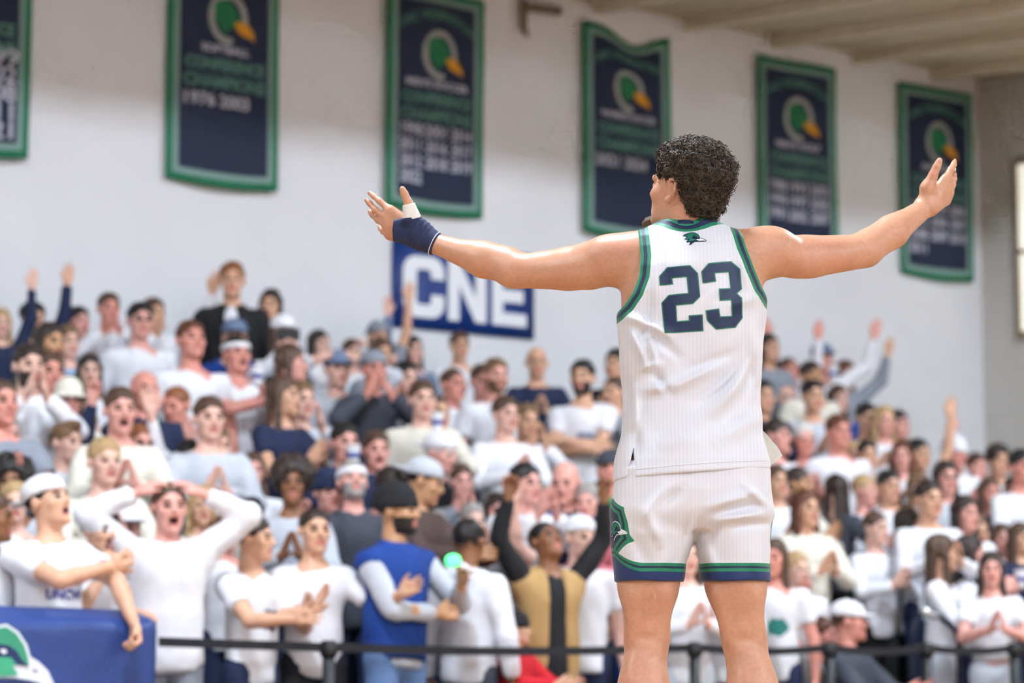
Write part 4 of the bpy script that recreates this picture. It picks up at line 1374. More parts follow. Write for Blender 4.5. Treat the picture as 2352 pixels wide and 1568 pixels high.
# ================================================================== THE CROWD
GH = 1.75
SKINS = {'fair': (232, 184, 166), 'pink': (228, 166, 152), 'red': (222, 150, 134), 'tan': (218, 168, 138), 'olive': (200, 150, 112), 'brown': (142, 94, 64), 'dark': (92, 58, 40)}
HAIRC = {'black': (24, 21, 22), 'dkbrown': (48, 35, 30), 'brown': (84, 60, 46), 'ltbrown': (120, 92, 66), 'blond': (184, 152, 108), 'ginger': (140, 84, 50), 'grey': (158, 152, 148), 'white': (224, 220, 218), 'auburn': (98, 56, 40)}
CLOTH = {'white': (236, 236, 242), 'cream': (230, 224, 210), 'ltgrey': (196, 200, 210), 'grey': (140, 146, 158), 'charcoal': (66, 70, 82), 'black': (24, 25, 30), 'navy': (28, 40, 74), 'blue': (30, 72, 150), 'royal': (16, 60, 140),
         'slate': (110, 126, 156), 'denim': (96, 124, 168), 'green': (24, 140, 88), 'dkgreen': (20, 80, 56), 'teal': (40, 128, 120), 'tan': (184, 148, 96), 'brown': (84, 66, 62), 'red': (204, 24, 40), 'pink': (214, 120, 130),
         'olive': (72, 78, 56), 'ltblue': (150, 180, 214)}
def skm(k): return mat('skin_' + k, SKINS[k], .5, noise=.06, scale=30)
def hrm(k): return mat('hair_' + k, HAIRC[k], .5, noise=.3, scale=60)
def clm(k): return mat('cloth_' + k, CLOTH[k], .85, noise=.05, scale=14, bump=.35, bscale=22)
M_EYE = mat('eye_dark', (44, 32, 30), .25); M_LIP = mat('lips', (190, 116, 106), .45); M_MOUTH = mat('mouth_inside', (72, 22, 24), .6); M_TEETH = mat('teeth', (236, 232, 224), .3)

_cache = {}


def face_split(C, mouth, beard):
    """material index of head faces by where they lie on the face: 0 skin 1 eye 2 brow 3 lips 4 mouth 5 beard"""
    x, y, z = np.abs(C[:, 0]), C[:, 1], C[:, 2]
    mi = np.zeros(len(C), int)
    if beard == 'full':
        mi[(z < -.035) & (y < .015) & (y > -.2) & (z > -.15) & ~((z > -.052) & (x < .012)) & (x + .35 * (z + .05) > -.02) & (y < .01 + (z + .035) * .2)] = 5
        mi[(z < -.115) & (y > -.045)] = 0
    if beard == 'goatee':
        mi[(z < -.040) & (x < .032) & (y < -.05)] = 5
    if beard == 'stubble':
        pass
    mi[((C[:, 0:1] if False else x) > .018) & (x < .046) & (np.abs(z) < .0095) & (y < -.078)] = 1
    mi[(x > .012) & (x < .052) & (z > .017) & (z < .030) & (y < -.068)] = 2
    ml = (x < .026) & (z < -.046 + 0) & (z > -.078 - .018 * mouth) & (y < -.082)
    mi[ml] = 3
    if mouth > 0:
        mi[(x < .021) & (z < -.056) & (z > -.070 - .014 * mouth) & (y > -.097) & (y < -.055)] = 4
    return mi


def head_geo(mouth, beard):
    k = ('head', mouth, beard)
    if k not in _cache:
        V, Q = snet(lambda P: head_sdf(P, mouth), (-.10, -.13, -.175), (.10, .13, .13), .0082)
        C = V[Q].mean(1)
        _cache[k] = (V, Q, face_split(C, mouth, beard))
    return _cache[k]


def hand_geo(curl):
    k = ('hand', curl)
    if k not in _cache:
        _cache[k] = snet(lambda P: hand_sdf(P, curl), (-.06, -.10, -.035), (.095, .045, .195), .0068)
    return _cache[k]


def ik(sh, tgt, l1, l2, hint):
    sh = np.asarray(sh, float); tgt = np.asarray(tgt, float); hint = np.asarray(hint, float)
    v = tgt - sh; D = np.linalg.norm(v)
    Dm = min(D, (l1 + l2) * .985); v = v / max(D, 1e-6)
    w = sh + v * Dm
    a = (l1 * l1 - l2 * l2 + Dm * Dm) / (2 * Dm)
    h = math.sqrt(max(l1 * l1 - a * a, 0))
    hp = hint - v * (hint @ v); hp = hp / max(np.linalg.norm(hp), 1e-6)
    return sh + v * a + hp * h, w


# pose of one arm, for side s (+1 is the side at +x): wrist target, elbow hint, hand direction (None = along the forearm), palm normal, curl
ARMS = {
    'down':   lambda s: ((s * .27, -.02, .86), (s * .5, .6, 0), (0, -.1, -1), (-s, 0, 0), .5),
    'clap':   lambda s: ((s * .055, -.33, 1.22), (s, .1, -1), (-s * .15, -.55, .8), (-s, 0, .1), .15),
    'claphi': lambda s: ((s * .055, -.29, 1.44), (s, .1, -1), (-s * .1, -.2, 1), (-s, 0, 0), .15),
    'up':     lambda s: ((s * .26, -.06, 1.93), (s, .1, .1), (s * .1, -.05, 1), (0, -1, 0), .12),
    'upout':  lambda s: ((s * .44, -.08, 1.82), (s * .3, .3, -1), (s * .25, -.05, 1), (0, -1, 0), .12),
    'upfist': lambda s: ((s * .30, -.10, 1.88), (s, .2, .1), (s * .05, 0, 1), (0, -1, 0), 1.2),
    'onhead': lambda s: ((s * .155, -.03, 1.70), (s, .05, .25), (-s * .8, .05, .45), (0, .3, -1), .35),
    'mouth':  lambda s: ((s * .085, -.19, 1.44), (s, -.2, -.8), (-s * .12, .12, 1), (-s, .4, 0), .35),
    'cross':  lambda s: ((-s * .10, -.21, 1.16 + .035 * s), (s, -.1, -.7), (-s, .02, .15), (0, 1, -.2), .4),
    'phone':  lambda s: ((s * .06, -.31, 1.47), (s, 0, -1), (-s * .1, -.1, 1), (-s, .2, 0), .8),
    'fist':   lambda s: ((s * .22, -.22, 1.47), (s * .6, .3, -1), (0, -.1, 1), (-s, 0, 0), 1.2),
    'chin':   lambda s: ((s * .04, -.20, 1.42), (s * .7, -.1, -1), (-s * .3, .15, 1), (-s * .3, 1, 0), 1.0),
    'front':  lambda s: ((s * .12, -.44, 1.20), (s * .6, .2, -1), (-s * .1, -1, .2), (-s, 0, 0), .3),
    'across': lambda s: ((-s * .16, -.27, 1.34), (s, -.2, -.5), (-s * .9, -.2, .5), (0, 1, 0), 1.0),
    'reach':  lambda s: ((s * .40, -.32, 1.30), (s * .5, .4, -1), (s * .6, -.7, .3), (0, -1, .4), .2),
    'hang':   lambda s: ((s * .21, -.40, 1.07), (s * .1, -1, .4), (-s * .12, -.25, -1), (-s, 0, 0), 1.1),
    'cup':    lambda s: ((s * .10, -.27, 1.38), (s * .8, 0, -1), (-s * .3, -.4, .8), (-s, 0, 0), .8),
    'stick':  lambda s: ((s * .16, -.30, 1.27), (s, .1, -1), (-s * .2, -.3, .9), (-s, 0, 0), .8),
    'brow':   lambda s: ((s * .13, -.17, 1.60), (s, -.1, .05), (-s * .8, -.1, .5), (0, .5, -1), .2),
    'hip':    lambda s: ((s * .19, -.05, 1.02), (s, .2, 0), (-s * .6, -.5, -.4), (-s, 0, 0), .8),
}


def arms_of(pose):
    a = pose.split('/')
    if len(a) == 1: a = [a[0], a[0]]
    return {-1: a[0], 1: a[1]}


def skel(pose, sit):
    dz = -.44 if sit else 0.0
    out = {}
    for s in (-1, 1):
        tgt, hint, hd, pn, curl = ARMS[arms_of(pose)[s]](s)
        sh = np.array([s * .176, .012, 1.382])
        w = np.array(tgt)
        if w[2] > 1.6: sh = sh + np.array([-s * .012, 0, .03])
        e, w = ik(sh, w, .285, .255, hint)
        out[s] = [v + np.array([0, 0, dz]) for v in (sh, e, w)] + [np.array(hd, float), np.array(pn, float), curl]
    out['dz'] = dz
    return out


def body_geo(pose, sit):
    """neck, trunk, arms and hands of a figure, as one mesh (feet on z=0, faces -Y)"""
    k = ('body', pose, sit)
    if k in _cache: return _cache[k]
    S = skel(pose, sit); dz = S['dz']
    def f(P):
        d = sd_cap(P, (0, .01, .98 + dz), (0, .0, 1.33 + dz), .135, .150, (0, 1, 0), .66)
        d = smin(d, sd_cap(P, (-.135, .012, 1.385 + dz), (.135, .012, 1.385 + dz), .050, .050), .05)
        d = smin(d, sd_cap(P, (0, .022, 1.40 + dz), (0, .012, 1.53 + dz), .060, .054), .04)
        for s in (-1, 1):
            sh, e, w = S[s][:3]
            a = smin(sd_cap(P, sh, e, .052, .042), sd_cap(P, e, e + (w - e) * .35, .042, .041), .015)
            a = smin(a, sd_cap(P, e + (w - e) * .35, w, .041, .0265), .01)
            d = smin(d, a, .03)
        return d
    ws = np.array([S[s][i] for s in (-1, 1) for i in range(3)])
    lo = np.minimum(ws.min(0) - .07, [-.22, -.15, .90 + dz]); hi = np.maximum(ws.max(0) + .07, [.22, .15, 1.58 + dz])
    V, Q = snet(f, lo, hi, .0185)
    Vs, Qs = [V], [Q]; n = len(V)
    for s in (-1, 1):
        e, w, hd, pn, curl = S[s][1:6]
        hv, hq = hand_geo(round(min(curl, 1.2) * 2.5) / 2.5)
        fd = w - e; fd /= np.linalg.norm(fd)
        zc = hd / np.linalg.norm(hd); zc = zc * .75 + fd * .25; zc /= np.linalg.norm(zc)
        yc = -(pn - zc * (pn @ zc)); yc /= np.linalg.norm(yc)
        xc = np.cross(yc, zc)
        # thumb side: towards the front or the head
        pref = np.array([-s * .25, -.6, .75]) if zc[2] < .3 else np.array([-s * 1.0, -.2, .1])
        flip = -1 if xc @ pref < 0 else 1
        B = np.stack([xc * flip, yc, zc], 0)
        Vs.append(hv @ B + w - zc * .004)
        Qs.append((hq if flip == 1 else hq[:, ::-1]) + n); n += len(hv)
    _cache[k] = (np.concatenate(Vs), np.concatenate(Qs), S)
    return _cache[k]


def shirt_geo(pose, sit, kind):
    """kind: tee, long, hoodie, jacket, vest, crop"""
    k = ('shirt', pose, sit, kind)
    if k in _cache: return _cache[k]
    S = skel(pose, sit); dz = S['dz']
    th = {'tee': 0.0, 'long': .002, 'hoodie': .014, 'jacket': .012, 'vest': .022, 'ovest': .022, 'crop': 0.0, 'tank': -.004}[kind]
    hem = {'tee': .86, 'long': .86, 'hoodie': .85, 'jacket': .82, 'vest': .90, 'ovest': .84, 'crop': 1.02, 'tank': .88}[kind] + dz
    sd0 = abs(hash(pose)) % 97 if False else (len(pose) * 7 + ord(pose[0])) % 97
    def f(P):
        d = sd_cap(P, (0, .008, .90 + dz), (0, .004, 1.10 + dz), .162 + th, .150 + th, (0, 1, 0), .74)
        d = smin(d, sd_cap(P, (0, .004, 1.10 + dz), (0, .0, 1.30 + dz), .150 + th, .168 + th, (0, 1, 0), .70), .04)
        X = np.abs(P[:, 0]); PX_ = np.stack([X, P[:, 1], P[:, 2]], 1)
        d = smin(d, sd_cap(PX_, (0, .014, 1.415 + dz), (.155, .012, 1.375 + dz), .058 + th * .6, .062 + th * .6), .045)
        if kind in ('hoodie',):
            d = smin(d, sd_cap(P, (-.075, .075, 1.44 + dz), (.075, .075, 1.44 + dz), .048, .048), .03)
            d = smin(d, sd_cap(P, (-.085, .0, 1.455 + dz), (-.02, -.085, 1.40 + dz), .028, .022), .02)
            d = smin(d, sd_cap(P, (.085, .0, 1.455 + dz), (.02, -.085, 1.40 + dz), .028, .022), .02)
        if kind in ('jacket', 'vest', 'ovest'):
            for s in (-1, 1):
                d = smin(d, sd_cap(P, (s * .07, .03, 1.47 + dz), (s * .05, -.07, 1.43 + dz), .022, .018), .02)
        for s in (-1, 1):
            sh, e, w = S[s][:3]
            u = e - sh; L = np.linalg.norm(u); u = u / L
            v = w - e; M = np.linalg.norm(v); v = v / M
            if kind in ('tee', 'crop'):
                a = np.maximum(sd_cap(P, sh, sh + u * L * .85, .066, .067), (P - (sh + u * L * .60)) @ u)
            elif kind in ('vest', 'ovest', 'tank'):
                a = np.maximum(sd_cap(P, sh, sh + u * L * .3, .066, .060), (P - (sh + u * L * .10)) @ u)
            else:
                a = sd_cap(P, sh, e, .064 + th * .6, .054 + th * .6)
                b = np.maximum(sd_cap(P, e, w, .054 + th * .6, .040 + th * .4), (P - (e + v * M * .92)) @ v)
                a = smin(a, b, .02)
            d = smin(d, a, .035)
        d = d - .0055 * vnoise(P, sd0, 6, 22.0) - .0060 * vnoise(P * np.array([1, 1, .45]), sd0 + 5, 6, 52.0)
        d = smax(d, hem + .012 * np.sin(P[:, 0] * 9 + sd0) - P[:, 2], .008)
        nk = np.sqrt(P[:, 0] ** 2 + (P[:, 1] - .012) ** 2) - (.066 if kind not in ('hoodie', 'jacket', 'vest', 'ovest') else .060)
        if kind == 'ovest':
            d = smax(d, -np.maximum(np.abs(P[:, 0]) - .045 - .06 * np.clip(1.2 + dz - P[:, 2], 0, 1), P[:, 1]), .006)
        d = smax(d, -np.maximum(nk, (1.425 if kind != 'tank' else 1.40) + dz - P[:, 2]), .006)
        return d
    ws = np.array([S[s][i] for s in (-1, 1) for i in range(3)])
    lo = np.minimum(ws.min(0) - .10, [-.28, -.22, hem - .03]); hi = np.maximum(ws.max(0) + .10, [.28, .22, 1.55 + dz])
    V, Q = snet(f, lo, hi, .0195)
    V = relax(V, Q, 1, .3)
    _cache[k] = mk_mesh('garment', V, Q)
    return _cache[k]


def pants_geo(sit):
    k = ('pants', sit)
    if k in _cache: return _cache[k]
    def f(P):
        X = P.copy(); s = np.where(P[:, 0] < 0, -1, 1); X[:, 0] = np.abs(P[:, 0])
        if sit:
            d = sd_cap(P, (-.06, .02, .52), (.06, .02, .52), .125, .125, (0, 1, 0), .9)
            d = smin(d, sd_cap(X, (.09, -.02, .50), (.11, -.42, .50), .088, .068), .03)
            d = smin(d, sd_cap(X, (.11, -.42, .50), (.11, -.40, .08), .066, .052), .02)
        else:
            d = sd_cap(P, (-.055, .01, .93), (.055, .01, .93), .122, .122, (0, 1, 0), .84)
            d = smin(d, sd_cap(X, (.088, .008, .88), (.100, -.005, .50), .092, .068), .03)
            d = smin(d, sd_cap(X, (.100, -.005, .50), (.105, .02, .08), .066, .052), .02)
        d = d - .005 * vnoise(P, 31, 6, 24.0)
        return smax(d, .045 - P[:, 2], .005)
    lo, hi = ((-.24, -.53, .0), (.24, .2, .68)) if sit else ((-.24, -.2, .0), (.24, .2, 1.08))
    V, Q = snet(f, lo, hi, .022)
    _cache[k] = mk_mesh('trousers', V, Q)
    return _cache[k]


def shoe_geo():
    if 'shoe' not in _cache:
        def f(P):
            d = sd_cap(P, (0, .04, .045), (0, -.13, .035), .045, .038)
            return np.maximum(smin(d, sd_cap(P, (0, .03, .05), (0, .02, .10), .045, .04), .03), -P[:, 2])
        V, Q = snet(f, (-.07, -.2, -.01), (.07, .11, .16), .016)
        _cache['shoe'] = mk_mesh('shoe', V, Q, [mat('shoe_pale', (214, 214, 220), .6)])
    return _cache['shoe']


def hair_geo(style):
    k = ('hair', style)
    if k in _cache: return _cache[k]
    def f(P):
        X = P.copy(); X[:, 0] = np.abs(X[:, 0])
        if style == 'afro':
            d = sd_ell(P, (0, .035, .055), (.135, .130, .125)); n = .010 * vnoise(P, 3, 7, 110.0)
        elif style == 'curly':
            d = sd_ell(P, (0, .022, .058), (.098, .116, .094)); n = .008 * vnoise(P, 4, 7, 120.0)
        elif style == 'buzz':
            d = sd_ell(P, (0, .020, .040), (.0815, .102, .0835)); n = .001 * vnoise(P, 5, 5, 90.0)
        elif style == 'quiff':
            d = sd_ell(P, (0, .020, .046), (.085, .106, .086)); d = smin(d, sd_ell(P, (0, -.055, .112), (.055, .045, .028)), .03); n = .004 * vnoise(P, 6, 6, 90.0)
        else:
            d = sd_ell(P, (0, .020, .046), (.0845, .1045, .0885)); n = .0055 * vnoise(P, 6, 7, 105.0)
        cutz = {'afro': -.09, 'long': -.06, 'longw': -.06, 'pony': -.06}.get(style, -.055)
        d = smax(d, -sd_ell(P, (0, -.124, -.014), (.080, .084, .101)) + .007 * vnoise(P, 21, 5, 110.0), .012)
        if style in ('short', 'quiff', 'buzz', 'curly'):
            d = smax(d, -sd_ell(X, (.090, -.020, -.040), (.030, .050, .050)), .008)
        d = smax(d, cutz - P[:, 2] - .35 * np.clip(P[:, 1] - .03, 0, 1), .008)
        if style in ('long', 'longw'):
            L = -.30 if style == 'long' else -.36
            sw = .018 if style == 'longw' else 0.0
            d = smin(d, sd_cap(X, (.078, .010, .02), (.092 + sw, -.005, L * .80), .026, .030, (1, 0, 0), .8), .03)
            d = smin(d, sd_cap(P, (0, .085, .02), (0, .095, L), .075, .080 + sw, (0, 1, 0), .5), .04)
            n = n + .004 * np.sin(P[:, 0] * 260 + 8 * P[:, 2] * (3 if style == 'longw' else 1))
        if style == 'pony':
            d = smin(d, sd_cap(P, (0, .115, .05), (0, .165, -.10), .036, .022), .02)
        if style == 'bun':
            d = smin(d, sd_ell(P, (0, .10, .12), (.045, .045, .045)), .015)
        return d + n
    lo, hi = (-.16, -.14, -.14), (.16, .19, .20)
    if style in ('long', 'longw'): lo = (-.16, -.14, -.46)
    V, Q = snet(f, lo, hi, .0105)
    V = relax(V, Q, 1, .3)
    _cache[k] = mk_mesh('hair', V, Q)
    return _cache[k]


def hat_geo(style):
    k = ('hat', style)
    if k in _cache: return _cache[k]
    def f(P):
        if style in ('cap', 'capback'):
            Q_ = P.copy()
            if style == 'capback': Q_[:, 1] = -(Q_[:, 1] - .02) + .02
            d = sd_ell(P, (0, .018, .052), (.094, .114, .088))
            d = smax(d, .034 - P[:, 2] + (.10 * (P[:, 1] if style == 'cap' else -P[:, 1])), .004)
            b = sd_ell(Q_, (0, -.098, .041), (.074, .068, .011))
            b = smax(b, Q_[:, 1] + .055, .004)
            Zb = Q_[:, 2] + 1.6 * Q_[:, 0] ** 2
            b = np.maximum(b * .6, np.abs(Zb - .043) - .0065) if False else b
            d = smin(d, b, .006)
            d = smin(d, sd_ell(P, (0, .018, .141), (.009, .009, .005)), .004)
        elif style == 'beanie':
            d = sd_ell(P, (0, .022, .058), (.096, .116, .098))
            d = smax(d, .012 - P[:, 2], .004)
            t = sd_ell(P, (0, .020, .034), (.100, .121, .12))
            d = smin(d, smax(t, np.abs(P[:, 2] - .034) - .022, .006), .008)
            d = d - .0012 * np.sin(np.arctan2(P[:, 1], P[:, 0]) * 46)
        elif style == 'bucket':
            d = sd_ell(P, (0, .018, .062), (.096, .114, .092)); d = smax(d, .03 - P[:, 2], .004)
            br = np.sqrt((P[:, 0] / .155) ** 2 + ((P[:, 1] - .015) / .18) ** 2)
            b = np.maximum((br - 1) * .155, np.abs(P[:, 2] - .040 + .02 * br * br) - .007)
            d = smin(d, b, .012)
        elif style == 'headband':
            d = sd_ell(P, (0, .018, .045), (.090, .111, .094)); d = smax(d, np.abs(P[:, 2] - .048) - .021, .004)
        return d
    V, Q = snet(f, (-.19, -.22, -.03), (.19, .22, .19), .0095)
    _cache[k] = mk_mesh('hat', V, Q)
    return _cache[k]


def colour_mesh(name, mesh, m, parent, M4=None, label=None):
    """a part that shares its mesh and carries its own material"""
    if not mesh.materials: mesh.materials.append(None)
    o = link(name, mesh, parent, label=label)
    o.material_slots[0].link = 'OBJECT'; o.material_slots[0].material = m
    if M4 is not None: o.matrix_local = M4
    return o


PLACED = []


def place(px, top, H, row=None, p=None):
    """where a person stands: pick the tier that gives a natural height"""
    best = None
    opts = [(-1, 11.08)] + [(k, ROWP[k] + .15) for k in range(6)]
    if row is not None: opts = [o for o in opts if o[0] == row]
    for k, p0 in opts:
        for dp in ((0, .05, -.05, .10, -.09, .15) if p is None else (0,)):
            pp = (p0 if p is None else p) + (dp if k >= 0 else dp * 2.2)
            P = on_plane(px, top, pp)
            z0 = FLOORZ if k < 0 else ROWZ[k]
            h = P[2] - z0
            s, _ = to_sp(P)
            if k >= 0 and s > ROWE[k] - .15: continue
            near = min([math.hypot((s - a) * 1.0, (pp - b) * 1.15) for a, b in PLACED] or [9])
            cost = abs(h - H) * 8.0 + max(0, .38 - near) * 2.2
            if best is None or cost < best[0]: best = (cost, k, s, pp, z0, h)
    if best is None: return place(px, top, H, None, p)
    _, k, s, pp, z0, h = best
    PLACED.append((s, pp))
    return k, sp(s, pp, z0), h


NP = [0]


def person(px, top, sex, yaw, pose, shirt, hair, skin, label, hat=None, pants='navy', beard='', mouth=0.0, tilt=0.0, sit=False, row=None, p=None, H=None, extra=None, hyaw=None):
    NP[0] += 1
    kind, col = shirt.split(':')
    style, hcol = (hair.split(':') + [''])[:2]
    Ht = H or (1.74 if sex == 'm' else 1.65)
    over = {'beanie': .028, 'cap': .022, 'capback': .022, 'bucket': .03, 'headband': .012}.get(hat, 0) or {'afro': .06, 'curly': .035, 'bald': 0.0, 'buzz': .004}.get(style, .015)
    dzs = -.44 if sit else 0
    k, base, h = place(px, top, Ht + over, row, p)
    std = GH + .005 + dzs + over              # height of the standard figure with this head cover
    sc = h / std
    sc = min(max(sc, .80 if not H else .4), 1.16)
    wide = 1.0 if sex == 'm' else .93
    V, Q, S = body_geo(pose, sit)
    hv, hq, hm_ = head_geo(mouth, beard)
    hy = (hyaw if hyaw is not None else yaw * .55)
    R = rotz(math.radians(hy)) @ rotx(math.radians(-tilt))
    hc_ = np.array([0, -.005, 1.632 + dzs])
    piv = np.array([0, .02, -.10])
    HV = (hv - piv) @ R.T + piv + hc_
    nb = len(V)
    mats = [skm(skin), M_EYE, hrm(hcol or 'brown'), M_LIP, M_MOUTH, hrm(hcol or 'brown')]
    VV = np.concatenate([V, HV]); QQ = np.concatenate([Q, hq + nb]); mi = np.concatenate([np.zeros(len(Q), int), hm_])
    o = link('person', mk_mesh('person', VV, QQ, mats, mi), loc=base, label=label, cat='person', group='cheering spectators in the stands')
    o.rotation_euler = (0, 0, math.radians(yaw))
    o.scale = (sc * wide, sc * wide, sc)
    colour_mesh({'tee': 'tee_shirt', 'long': 'sweater', 'hoodie': 'hoodie', 'jacket': 'jacket', 'vest': 'vest', 'crop': 'crop_top', 'tank': 'tank_top'}[kind], shirt_geo(pose, sit, kind), clm(col), o)
    colour_mesh('trousers', pants_geo(sit), clm(pants), o)
    for s in (-1, 1):
        q = link('shoe', shoe_geo(), o); q.location = (s * .105, -.39 if sit else .02, 0)
    M4 = Matrix.Translation(Vector(tuple(hc_ + piv - R @ piv))) @ Matrix([list(map(float, r)) for r in R]).to_4x4()
    if style not in ('bald', ''):
        colour_mesh('hair', hair_geo(style), hrm(hcol), o, M4)
    if hat:
        hcl = (extra or {}).get('hat', 'white')
        colour_mesh({'cap': 'cap', 'capback': 'cap', 'beanie': 'beanie', 'bucket': 'hat', 'headband': 'headband'}[hat], hat_geo(hat), clm(hcl), o, M4)
    ex = extra or {}
    if ex.get('glasses'):
        bm = bmesh.new()
        for s in (-1, 1):
            tube(bm, [(s * .031 + .019 * math.cos(i * .785), -.103, .002 + .014 * math.sin(i * .785)) for i in range(8)], .0022, 5, closed=True)
            tube(bm, [(s * .050, -.100, .004), (s * .078, -.03, .006), (s * .080, .02, .004)], .0022, 5)
        tube(bm, [(-.012, -.104, .004), (.012, -.104, .004)], .0022, 5)
        g = bm_obj('glasses', bm, M_BLACK, o); g.matrix_local = M4
    if ex.get('vest'):
        colour_mesh('vest', shirt_geo(pose, sit, ex.get('vkind', 'vest')), clm(ex['vest']), o)
    if ex.get('patch'):      # white shirt front showing at an open collar
        bm = bmesh.new(); bmesh.ops.create_icosphere(bm, subdivisions=2, radius=1)
        for v in bm.verts: v.co = Vector((v.co.x * .045, -.118 + v.co.y * .03, 1.375 + dzs + v.co.z * .075))
        bm_obj('shirt_front', bm, clm(ex['patch']), o, smooth=True)
    if ex.get('print'):
        txt, cl, w_ = ex['print']
        PRINTS.append((o, txt, cl, w_, shirt_geo(pose, sit, kind), dzs))
    if ex.get('blob'):
        BLOBS.append((o, ex['blob'], shirt_geo(pose, sit, kind), dzs))
    if ex.get('watch'):
        s = ex['watch']; w = S[s][2]; e = S[s][1]; ax = w - e
        b2 = ring_tube(w - ax * .10, ax, .033, .0085, 14); bm_obj('wristband', b2, M_BLACK, o, smooth=True)
    if ex.get('hold'):
        what, s = ex['hold'][:2]
        HELD.append((o, what, s, S, ex['hold'][2]))
    if ex.get('scarf'):
        bm = bmesh.new()
        tube(bm, [(.075 * math.cos(i * .524), .012 + .075 * math.sin(i * .524), 1.45 + dzs - .02 * math.sin(-i * .524)) for i in range(12)], .026, 8, closed=True)
        tube(bm, [(-.03, -.075, 1.42 + dzs), (-.045, -.135, 1.30 + dzs), (-.05, -.15, 1.12 + dzs)], [.026, .03, .028], 8)
        bm_obj('scarf', bm, clm(ex['scarf']), o, smooth=True)
    return o


PRINTS, BLOBS, HELD = [], [], []
# x, y of the top of the head in the photograph; sex; yaw; pose (arm at image left / arm at image right); garment; hair; skin; label
P = person
SHOUT = dict(mouth=1.0); OPEN = dict(mouth=.6)
# ---------------------------------------------------------------- last tiers, from the left edge to the CNE sign
P(2, 712, 'w', 15, 'up/up', 'long:navy', 'long:blond', 'fair', 'blond fan in navy sleeves raising both hands at the edge of the photo', row=5)
P(76, 688, 'm', 30, 'down/up', 'long:navy', 'curly:black', 'tan', 'black-haired man in dark navy with one arm straight up by the wall', row=5)
P(115, 736, 'w', 30, 'clap', 'tee:olive', 'long:dkbrown', 'olive', 'dark-haired woman in olive below the raised navy arm', **OPEN)
P(180, 700, 'm', 25, 'clap', 'hoodie:white', 'short:black', 'pink', 'black-haired man in white hoodie, face half hidden by a raised white sleeve', row=5)
P(158, 742, 'w', 20, 'clap', 'tee:ltblue', 'short:ltbrown', 'fair', 'fan with a bright light-blue top among white shirts by the wall')
P(250, 668, 'm', 15, 'claphi', 'long:white', 'short:brown', 'red', 'brown-haired man in white pressing both hands to his face', row=5)
P(322, 690, 'm', 15, 'down', 'long:white', 'short:black', 'pink', 'dark-haired man in sunglasses behind the clapping man in a white sweatshirt', extra=dict(glasses=1))
P(352, 680, 'm', 25, 'claphi/upout', 'hoodie:white', 'short:brown', 'tan', 'man in white hoodie lifting his hands to clap beside his head', row=5)
P(440, 730, 'm', 20, 'down', 'tee:white', 'short:auburn', 'red', 'reddish-haired man in plain white tee standing still, chin lifted', tilt=8)
P(533, 597, 'm', 5, 'down', 'jacket:black', 'short:ginger', 'tan', 'tall ginger-haired man in black jacket standing against the wall above everyone', row=5, pants='black', extra=dict(patch='white'))
P(622, 660, 'w', -5, 'down', 'jacket:ltgrey', 'long:dkbrown', 'tan', 'woman with long dark hair and grey jacket standing against the wall', row=5)
P(540, 728, 'm', 5, 'claphi', 'jacket:royal', 'short:brown', 'tan', 'fan in royal blue jacket and slate cap with hands at the brim', hat='cap', extra=dict(hat='slate'))
P(545, 766, 'm', 20, 'across/cup', 'tee:white', 'short:black', 'red', 'large man in white tee and white headband-like cap holding a white cup', hat='headband', tilt=6, extra=dict(hold=('cup', 1, 'white paper cup held by the man in white headband')), **OPEN)
P(650, 718, 'w', 15, 'phone', 'long:white', 'long:brown', 'fair', 'woman in white cap holding a phone up with both hands', hat='cap', extra=dict(hat='white', hold=('phone', 1, 'dark phone held up by the woman in white cap')))
P(668, 786, 'w', 55, 'down', 'long:ltgrey', 'long:brown', 'pink', 'woman with long brown hair in grey, turned sideways below the phone')
P(733, 754, 'w', 30, 'down', 'long:white', 'long:dkbrown', 'fair', 'dark-haired woman in white against the wall, alone above the raised forearms', row=5)
P(775, 800, 'm', 15, 'onhead', 'long:ltgrey', 'short:brown', 'fair', 'man in grey sweatshirt and navy-brimmed cap with both hands on his head', hat='cap', extra=dict(hat='slate'))
P(808, 775, 'm', 20, 'down/onhead', 'tee:white', 'short:brown', 'fair', 'man in white tee with a forearm thrown over his brow', row=5)
P(868, 733, 'w', 20, 'down/up', 'tee:grey', 'pony:black', 'tan', 'fan in grey cap with black ponytail, bare arm raised against the CNE sign', hat='capback', row=5, extra=dict(hat='grey'))
P(875, 772, 'w', 20, 'down', 'long:grey', 'long:brown', 'tan', 'brown-haired woman in grey just under the black ponytail')
P(858, 800, 'm', 15, 'mouth', 'hoodie:charcoal', 'buzz:brown', 'red', 'man in charcoal hoodie and grey cap shouting through cupped hands', hat='capback', extra=dict(hat='grey'), **SHOUT)
P(892, 838, 'w', 15, 'clap', 'long:slate', 'short:brown', 'fair', 'fan in slate blue sweater hidden behind a large white cup', extra=dict(hold=('cup', -1, 'large white cup in front of the slate blue sweater')))
P(948, 768, 'w', 20, 'up/down', 'long:slate', 'long:dkbrown', 'fair', 'long-haired woman stretching one slate sleeve up in front of the CNE sign', row=5)
P(932, 826, 'm', 20, 'down', 'jacket:black', 'short:black', 'fair', 'black-haired man in black jacket under the CNE sign')
P(1055, 758, 'm', 10, 'down', 'tee:white', 'short:brown', 'tan', 'brown-haired man in white tee alone against the wall under the CNE sign', row=5)
P(970, 868, 'm', 10, 'down/cup', 'jacket:cream', 'short:brown', 'fair', 'man in cream jacket lifting a white cup with purple stripe', extra=dict(hold=('cup', 1, 'white cup raised by the man in cream jacket')))
P(1040, 843, 'm', 25, 'down', 'hoodie:white', 'buzz:brown', 'red', 'red-faced man with cropped hair in white hoodie below the CNE sign')
